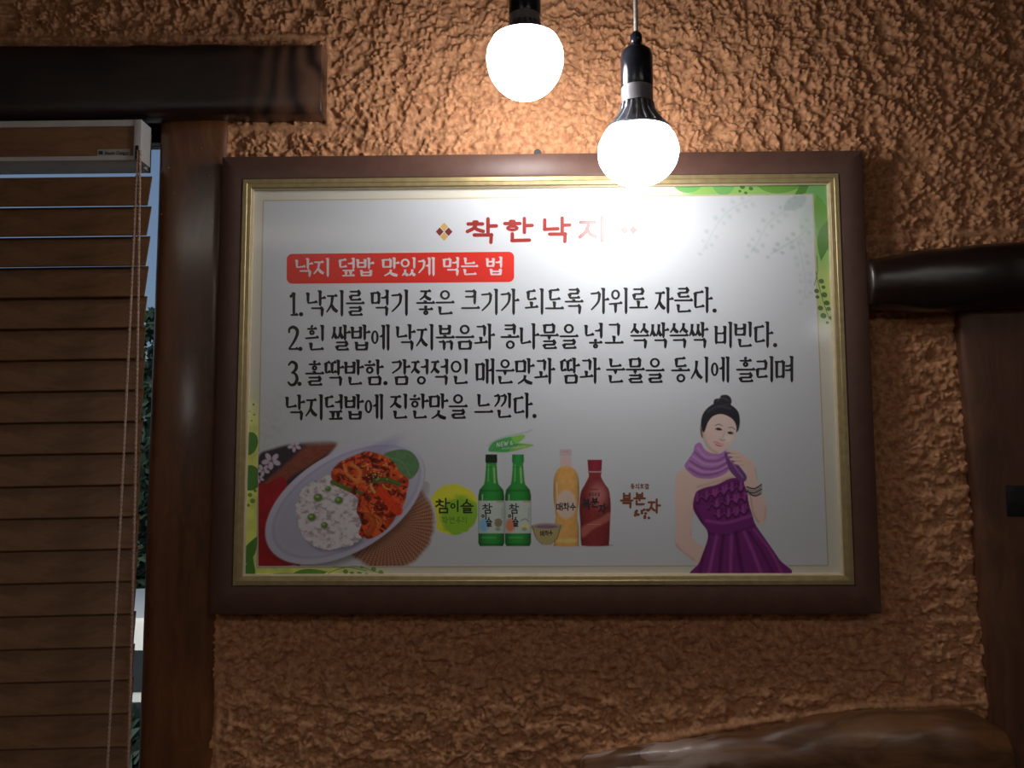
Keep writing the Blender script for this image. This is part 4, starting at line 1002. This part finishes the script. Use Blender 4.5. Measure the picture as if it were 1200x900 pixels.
# ruffles: three tiers of gathered cloth
RR = random.Random(11)
for tier, pts, dep in ((2, [(288,548),(345,545),(395,535),(440,518)], 38), (1, [(262,505),(325,492),(385,480),(436,468)], 40), (0, [(208,478),(262,464),(320,447),(372,428),(420,424)], 40)):
    Q = crom(np.array(pts, float), False, 8); n = len(Q)
    lowr = [(x+3*math.sin(q*1.3), y+dep*(.80+.26*math.sin(q*1.15+tier*2))) for q, (x, y) in enumerate(Q)]
    mr_ = wo.put(wo.pol(W([tuple(q) for q in Q]+lowr[::-1]), .8, False), DRS*1.08)
    for q in range(1, n-1, 2):
        x, y = Q[q]; lx, ly = lowr[q]; wv_k = math.sin(q*1.15+tier*2)
        wo.put(wo.pol(W([(x-1, y), (x+3, y), (lx+9, ly-2), (lx-5, ly)]), 1.4, False)*mr_, DRL if wv_k > 0 else DRD, RR.uniform(.45, .8))
    wo.put(wo.line(W(lowr), .9, .6), DRL*1.1, .6)
    wo.put(wo.line(W([(a_+1, b_+7) for a_, b_ in lowr]), 2.2, 1.4)*m, DRD*.45, .75)
    wo.put(wo.line(W([tuple(q) for q in Q]), 1.0, .8), DRD, .5)
# scarf
m = wo.put(wo.pol(W([(205,268),(228,258),(250,290),(290,306),(330,290),(352,290),(372,330),(362,365),(335,395),(280,415),(215,412),(178,388),(158,360),(175,330),(195,300)])), SC)
for P, c_, wd in (([(185,340),(240,370),(300,370),(360,335)], SCD, 2.6), ([(178,372),(230,398),(290,395),(345,370)], SCD, 2.4), ([(205,300),(250,335),(310,335),(352,305)], SCD, 2.2), ([(180,355),(240,385),(310,380),(360,348)], ph(142,104,148), 1.6), ([(195,318),(250,352),(315,348),(358,320)], ph(140,102,146), 1.6), ([(215,280),(250,318),(300,322)], ph(138,100,144), 1.6)):
    wo.put(wo.line(W(P), wd, 1.2)*m, c_, .65)
m = wo.put(wo.pol(W([(335,300),(372,330),(415,380),(432,410),(420,430),(395,420),(360,385),(345,350)])), SCD); wo.put(wo.line(W([(350,320),(385,370),(415,410)]), 1.6, 1)*m, SC, .7)
# hand at the neck: back of the hand and four fingers
m = wo.put(wo.pol(W([(390,300),(430,322),(462,350),(468,382),(440,395),(425,385),(395,350),(370,325)])), SK)
for P in ([(400,306),(372,298),(345,292)], [(405,318),(378,314),(352,312)], [(412,332),(388,332),(362,330)], [(420,348),(400,350),(378,346)]):
    m = wo.put(wo.line(W(P), [4.0, 3.4, 2.4], .6), SK); wo.put(wo.line(W([(a_, b_+7) for a_, b_ in P]), .7, .6), SKD, .7)
wo.put(wo.line(W([(470,372),(478,420)]), 1.2, 1), SKD, .4)
# bangles
for k, yy in enumerate((452, 462, 472, 482)):
    wo.put(wo.line(W([(432,yy),(465,yy+8-k),(497,yy-10)]), 1.7, .5), ph(30, 28, 32) if k % 2 == 0 else ph(92, 90, 92)); 
wo.put(wo.line(W([(435,470),(465,492),(494,482)]), 1.6, .5), ph(34, 32, 34))
# head: ear, face, hair, bun
wo.put(wo.pol(W([(232,175),(226,200),(232,232),(246,236),(250,180)])), SKD)
fm = wo.put(wo.pol(W([(240,170),(262,140),(300,125),(345,128),(378,155),(388,195),(380,235),(355,275),(320,303),(296,306),(265,285),(243,250),(236,210)])), ph(158, 141, 136, 148))
wo.put(wo.line(W([(238,200),(246,250),(270,288),(300,304)]), 3.5, 3)*fm, SKD, .55); wo.put(wo.ell(*W([(352,240)])[0], 5, 4, 0, 3)*fm, ph(168, 146, 140), .6)
wo.put(wo.ell(*W([(268,235)])[0], 5, 4, 0, 3)*fm, ph(160, 122, 116), .5)
hm = wo.put(wo.pol(W([(236,205),(230,170),(240,130),(268,98),(310,80),(355,88),(392,118),(402,160),(396,200),(386,212),(386,188),(374,160),(350,142),(318,132),(284,142),(262,168),(250,200),(243,212)])), HR)
wo.put(wo.pol(W([(286,92),(290,68),(312,62),(320,50),(345,48),(362,62),(364,85),(345,100),(300,102)])), HR*1.15)
wo.put(wo.line(W([(300,75),(325,62),(350,72)]), 1.3, .8), ph(60, 54, 56), .6); wo.put(wo.line(W([(320,95),(350,88)]), 1.2, .8), ph(46, 44, 48), .6)
wo.put(wo.line(W([(262,120),(310,98),(360,108)]), 2.2, 1.8)*hm, ph(56, 54, 60), .5)
wo.put(wo.line(W([(232,200),(236,232)]), 1.4, .7), HR, .8)
# features (face turned to the right, head tilted)
EY = ph(30, 22, 22)
wo.put(wo.line(W([(292,183),(308,177),(325,184)]), [.8, 1.4, .8], .5), ph(70, 56, 52), .8); wo.put(wo.line(W([(352,193),(366,190),(380,200)]), [.8, 1.3, .8], .5), ph(70, 56, 52), .8)
wo.put(wo.pol(W([(292,199),(302,192),(316,194),(324,203),(310,204),(300,203)]), .5), EY); wo.put(wo.pol(W([(347,213),(357,209),(370,212),(374,219),(362,221),(352,219)]), .5), EY)
wo.put(wo.ell(*W([(298,200)])[0], .6, .45, 0, .4), ph(170,160,158), .7); wo.put(wo.ell(*W([(370,216)])[0], .6, .4, 0, .4), ph(170,160,158), .6)
wo.put(wo.line(W([(334,205),(330,225),(322,240)]), 1.2, 1.2), ph(132, 104, 98), .6); wo.put(wo.line(W([(314,243),(324,248),(335,245)]), 1.1, .7), ph(110, 72, 68), .8)
wo.put(wo.pol(W([(286,252),(300,254),(312,260),(330,266),(322,274),(306,274),(294,266)]), .6), ph(140, 66, 70)); wo.put(wo.line(W([(291,257),(308,265),(326,268)]), .9, .4), ph(176, 166, 164), .9)
wo.A *= ss(677.2, 676.2, wo.Y)
wo.build('woman_picture', .00016, brd, label='picture of a woman in a purple ruffled dress and lilac scarf')

# ------------------------------------------------------------------ badge, small lettering and marks
bd = Canvas(499, 560, 563, 632, .5, PAPER)
c = B(165, 388); an = np.arctan2(bd.Y-c[1], bd.X-c[0]); rr = np.hypot(bd.X-c[0], bd.Y-c[1])*(1+.045*(fbm(an*5+9, an*0+2, 3)-.5)*2)
m = bd.put(ss(30.2, 29.2, rr), ph(146, 154, 40)); c2b = B(200, 420); r2 = np.hypot(bd.X-c2b[0], (bd.Y-c2b[1]))
bd.put(ss(27, 20, r2 + 5*(fbm(bd.X/5, bd.Y/5, 3)-.5))*m, ph(92, 128, 34)); 
bd.A *= ss(558.5, 557.5, bd.X - 3)
bd.build('badge_print', .00013, brd, label='yellow-green round badge')
GI = ink('badge_dark', tuple(ph(28, 40, 22))); BI = ink('logo_brown', tuple(ph(84, 48, 32))); KI = ink('label_dark', tuple(ph(26, 30, 34))); WI = ink('tag_white', (.78,.80,.78)); G2 = ink('badge_green', tuple(ph(62, 92, 30)))
def word(name, chars, m, pw, off=.00024, style='brush'):
    i = newink(off)
    for ch, x, y, wd, ht in chars:
        a_ = B(x, y); draw(i, ch, a_[0], a_[1], wd/4, ht/4, pw, style)
    i.build(name, m, brd)
word('badge_lettering', [('참', 82, 338, 66, 66), ('이', 150, 348, 42, 48), ('슬', 200, 340, 58, 64)], GI, 1.9)
word('badge_lettering', [('자', 112, 420, 28, 32), ('연', 144, 422, 28, 32), ('주', 176, 424, 26, 30), ('의', 204, 422, 26, 32)], G2, .75)
for dx in (0, 125): word('bottle_lettering', [('참', 302+dx, 362, 44, 44), ('이', 296+dx, 404, 26, 30), ('슬', 318+dx, 424, 28, 44)], KI, 1.35)
word('bottle_lettering', [('매', 648, 358, 30, 34), ('화', 680, 358, 28, 34), ('수', 712, 358, 28, 34)], KI, 1.2)
word('cup_lettering', [('매', 572, 488, 20, 24), ('화', 594, 488, 18, 22), ('수', 614, 486, 16, 22)], KI, .8)
word('bottle_lettering', [('복', 770, 338, 38, 50), ('분', 810, 334, 36, 44), ('자', 848, 362, 34, 42)], KI, 1.7)
word('bottle_lettering', [('동', 798, 310, 12, 16), ('의', 812, 310, 12, 16), ('보', 826, 310, 12, 16), ('감', 840, 310, 12, 16)], KI, .5)
word('logo_lettering', [('복', 950, 312, 56, 66), ('분', 1012, 310, 52, 56), ('자', 1078, 342, 56, 60)], BI, 2.5)
word('logo_lettering', [('동', 996, 268, 18, 24), ('의', 1018, 268, 18, 24), ('보', 1040, 268, 18, 24), ('감', 1062, 268, 20, 24)], BI, .95)
i = newink(.00022)
for k in range(16):
    a_ = R_.uniform(1010, 1090); p = B(a_, 398+R_.uniform(-8, 34)-abs(a_-1050)*.12); i.ell(p[0], p[1], 1.7, 1.6)
for k in range(6): p = B(R_.uniform(808, 855), 405+R_.uniform(-6, 12)); i.ell(p[0], p[1], 1.1, 1.0)
i.build('berry_cluster_print', BI, brd, kind='stuff')
i = newink(.00024)
def latin(i, x, y, s_, pl_, pw):
    for P in pl_: i.poly(roundcap([(x+s_*a_, y+s_*b_) for a_, b_ in P], pw))
latin(i, 582.0, 518.8, 4.6, [[(.05,1),(.2,0)],[(.2,0),(.6,1)],[(.6,1),(.75,0)]], .75)
latin(i, 586.6, 518.2, 4.6, [[(.05,1),(.2,0)],[(.2,0),(.75,-.04)],[(.12,.5),(.6,.46)],[(.05,1),(.6,.96)]], .75)
latin(i, 591.0, 517.5, 4.6, [[(.05,0),(.15,1)],[(.15,1),(.45,.2)],[(.45,.2),(.55,1)],[(.55,1),(.95,-.05)]], .75)
latin(i, 597.4, 516.6, 4.6, [[(.7,.95),(.2,.25)],[(.2,.25),(.45,0)],[(.45,0),(.5,.25)],[(.5,.25),(.1,.7)],[(.1,.7),(.3,1)],[(.3,1),(.75,.55)]], .6)
for k in range(14): x = 589+k*2.0; y = 526.6-k*.18; i.poly(roundcap([(x, y), (x+.5, y-1.5 if k % 3 else y-2.1)], .5))
i.build('tag_lettering', WI, brd)

# hanging nail on top of the frame
c = U(630, 178, -.02); zt_ = SZ+SH/2
nl = empty('hanging_nail', (c.x, -.014, zt_), 'small dark nail in the stucco above the top rail of the frame', 'nail')
mk('nail_shank', *tube([(c.x, .006, zt_+.008), (c.x, -.018, zt_+.006)], .0022, 8), M['iron'], nl, smooth=True)
mk('nail_head', *tube([(c.x, -.018, zt_+.006), (c.x, -.0205, zt_+.006)], .0055, 12), M['iron'], nl)
mk('hanging_loop', *tube([(c.x-.012, -.013, zt_+.0012), (c.x-.007, -.0135, zt_+.003), (c.x, -.014, zt_+.0075), (c.x+.007, -.0135, zt_+.003), (c.x+.013, -.013, zt_+.0012)], .0019, 6), M['iron'], nl, smooth=True)

# ------------------------------------------------------------------ pendant bulbs
def pendant(px, py_sock, y, label, ztop=2.75, sc=1.0, tilt=(0, 0), pos=None, group=None, short=False):
    """px, py_sock: the seam where the socket meets the bulb's collar"""
    c = Vector(pos) if pos else U(px, py_sock, y)
    r = empty('pendant_bulb', c, label, 'lamp', group)
    mm = lambda v: v*sc
    def lz(name, prof, m, n=32, par=r, **kw):
        v, f = lathe([(mm(a_), mm(b_)) for a_, b_ in prof], c, n); o = mk(name, v, f, m, par, **kw); auto_smooth(o, 40); return o
    lz('socket', [(.0155,-.002),(.0185,-.0015),(.0195,.002),(.0195,.038),(.0180,.045),(.012,.0505),(.0068,.052),(.0062,.056),(.0075,.058),(.0072,.066),(.0045,.070),(.003,.071)], M['black'], 36)
    q = .55 if short else 1.0
    cone = [(a_, b_*q) for a_, b_ in [(.015,-.0205),(.0150,-.021),(.0160,-.028),(.0195,-.038),(.0255,-.0465),(.0345,-.0520),(.0395,-.0535),(.0400,-.0560),(.032,-.0565)]]
    lz('collar', [(.0150,0),(.0190,-.0005),(.0192,-.004*q),(.0190,-.018*q),(.0200,-.0205*q),(.0150,-.021*q)], M['grey'])
    hs = lz('heat_sink', cone, M['alu'])
    for k in range(20):
        a_ = 2*PI*(k+.5)/20; ca, sa = math.cos(a_), math.sin(a_); tx, ty = -sa*.0009, ca*.0009
        pf_ = [(rr_, h_*q) for rr_, h_ in [(.0150,-.0215),(.0205,-.0215),(.0225,-.030),(.0295,-.041),(.0395,-.0525),(.030,-.0500),(.018,-.038)]]
        V = []
        for sgn in (-1, 1): V += [(c.x+mm(rr_*ca+sgn*tx), c.y+mm(rr_*sa+sgn*ty), c.z+mm(h_)) for rr_, h_ in pf_]
        n = len(pf_); Fc = [tuple(range(n)), tuple(range(n, 2*n))[::-1]]+[(j, (j+1) % n, n+(j+1) % n, n+j) for j in range(n)]
        mk('fin', V, Fc, M['alu'], hs)
    R0 = .0470 if short else .0485; t_0 = math.asin(.0392/R0); zr = -.0562*q
    zc_ = zr - R0*.85*math.cos(t_0); prof = [(.0365, zr+.0004), (.0392, zr)]
    for k in range(1, 19):
        th = t_0 + (PI-t_0)*k/18
        prof.append((max(R0*math.sin(th), .0004), zc_ + R0*(.85 if th < PI/2 else (1.1 if short else .84))*math.cos(th)))
    lz('globe', prof, M['globe'], 32, label='glowing milky globe')
    top = Vector((c.x+tilt[0], c.y+tilt[1], ztop)); b0 = c + Vector((0, 0, mm(.070)))
    pts = [b0.lerp(top, t) for t in np.linspace(0, 1, 12)]
    mk('lamp_cord', *tube(pts, mm(.0026), 10), M['wire'], r, smooth=True)
    v, f = lathe([(.03,-.02),(.034,-.018),(.036,0)], top, 24); mk('ceiling_rose', v, f, M['black'], r)
    return r
pendant(746.5, 103, -.20, 'lit round bulb hanging lower, in front of the top rail of the framed sign', tilt=(.0, 0))
pendant(615, 19, -.20, 'lit round bulb hanging higher, cut by the top edge of the photo', short=True)
pendant(0, 0, 0, 'lit pendant bulb behind the viewer on the blind side of the room', pos=(-1.6, -3.0, 2.05))
pendant(0, 0, 0, 'lit pendant bulb behind the viewer on the right side of the room', pos=(1.41, -3.0, 2.36))

# unseen ceiling panels behind the viewer, added as fill light
pm = mat('fill_diffuser', (.85,.85,.85), .5); b = pm.node_tree.nodes['Principled BSDF']
b.inputs['Emission Color'].default_value = (1, .93, .84, 1); b.inputs['Emission Strength'].default_value = FILL_PANEL
for k, (cx, cy, lab) in enumerate(((-1.25, -2.7, 'unseen ceiling panel added for fill light, behind the viewer on the blind side'), (1.25, -2.7, 'unseen ceiling panel added for fill light, behind the viewer on the right side'), (0, -4.3, 'unseen ceiling panel added for fill light, at the back of the room'))):
    t = empty('fill_panel', (cx, cy, 2.75), lab, 'lamp')
    mk('housing', *join(box(cx-.62, cx+.62, cy-.17, cy-.15, 2.68, 2.75), box(cx-.62, cx+.62, cy+.15, cy+.17, 2.68, 2.75), box(cx-.62, cx-.6, cy-.15, cy+.15, 2.68, 2.75), box(cx+.6, cx+.62, cy-.15, cy+.15, 2.68, 2.75)), M['pvc'], t)
    mk('diffuser', *box(cx-.6, cx+.6, cy-.15, cy+.15, 2.69, 2.70), pm, t)

# ------------------------------------------------------------------ outside
gr = noise_mix(mat('asphalt', rough=.9), (.05,.055,.05), (.09,.095,.09), nscale=6)
mk('ground', *box(-16, 8, .2, 30, -1.0, -.9), gr, kind='structure')
lf = noise_mix(mat('foliage', rough=.6), (.012,.032,.024), (.03,.07,.045), nscale=4); bk = noise_mix(mat('bark', rough=.9), (.06,.045,.03), (.1,.075,.05), nscale=12)
def bush(name, c, rx, rz, n, label, cat, trunk=True):
    r = empty(name, (c[0], c[1], -.9), label, cat); V = []; Fc = []
    for k in range(n):
        a_ = random.uniform(0, 2*PI); q = random.uniform(-1, 1); rad = random.uniform(.55, 1)**.5*math.sqrt(1-q*q)
        p = Vector((c[0]+rx*rad*math.cos(a_), c[1]+rx*.8*rad*math.sin(a_), c[2]+rz*q))
        u_ = Vector((random.gauss(0,1), random.gauss(0,1), random.gauss(0,1))).normalized(); v_ = u_.orthogonal().normalized(); s_ = random.uniform(.05, .11)
        b_ = len(V); V += [p-u_*s_, p+v_*s_*.45, p+u_*s_, p-v_*s_*.45]; Fc.append((b_, b_+1, b_+2, b_+3))
    mk('foliage', V, Fc, lf, r, kind='stuff')
    mk('trunk', *tube([(c[0], c[1], -.9), (c[0]+.05, c[1], c[2]*.6), (c[0], c[1], c[2])], [.12, .09, .04], 8), bk, r, smooth=True)
bush('tree', (-4.6, 9.5, 1.75), 1.9, 1.8, 14000, 'leafy green tree outside, seen through the gap beside the blind', 'tree')
bush('shrub', (-2.75, 4.7, -.45), .5, .38, 2500, 'low dark green shrub outside at the bottom of the gap beside the blind', 'shrub')
# parked white car beyond the shrub
cx, cy, cz = -3.4, 6.0, -.9
car = empty('car', (cx, cy, cz), 'white car parked outside, seen in the slit beside the blind', 'car')
cw = mat('car_white', (.68,.76,.82), .3); cd = mat('car_glass', (.03,.04,.05), .08)
def prism(P, y0, y1):
    n = len(P); V = [(x, y0, z) for x, z in P]+[(x, y1, z) for x, z in P]
    return V, [tuple(range(n)), tuple(range(n, 2*n))[::-1]]+[(j, n+j, n+(j+1) % n, (j+1) % n) for j in range(n)]
P = [(-2.1,.25),(-2.15,.7),(-1.9,.92),(-1.1,.98),(-.6,1.38),(.9,1.42),(1.5,1.0),(2.1,.92),(2.15,.35),(2.0,.22),(-2.0,.22)]
o = mk('car_body', *prism([(cx+a_, cz+b_) for a_, b_ in P], cy-.8, cy+.8), cw, car); bevel(o, .05)
P = [(-.98,.86),(-.6,1.15),(.1,1.17),(.1,.86)]; P2 = [(.16,.86),(.16,1.17),(.95,1.17),(1.35,.9)]
for Q in (P, P2): mk('car_window', *prism([(cx+a_, cz+b_) for a_, b_ in Q], cy-.812, cy-.795), cd, car)
mk('lower_cladding', *box(cx-2.1, cx+2.1, cy-.815, cy+.815, cz+.22, cz+.80), cd, car)
for dx in (-1.3, 1.35):
    for dy in (-.7, .7):
        mk('wheel', *tube([(cx+dx, cy+dy-.12, cz+.3), (cx+dx, cy+dy+.12, cz+.3)], .3, 20), M['black'], car)
bpy.context.view_layer.update()
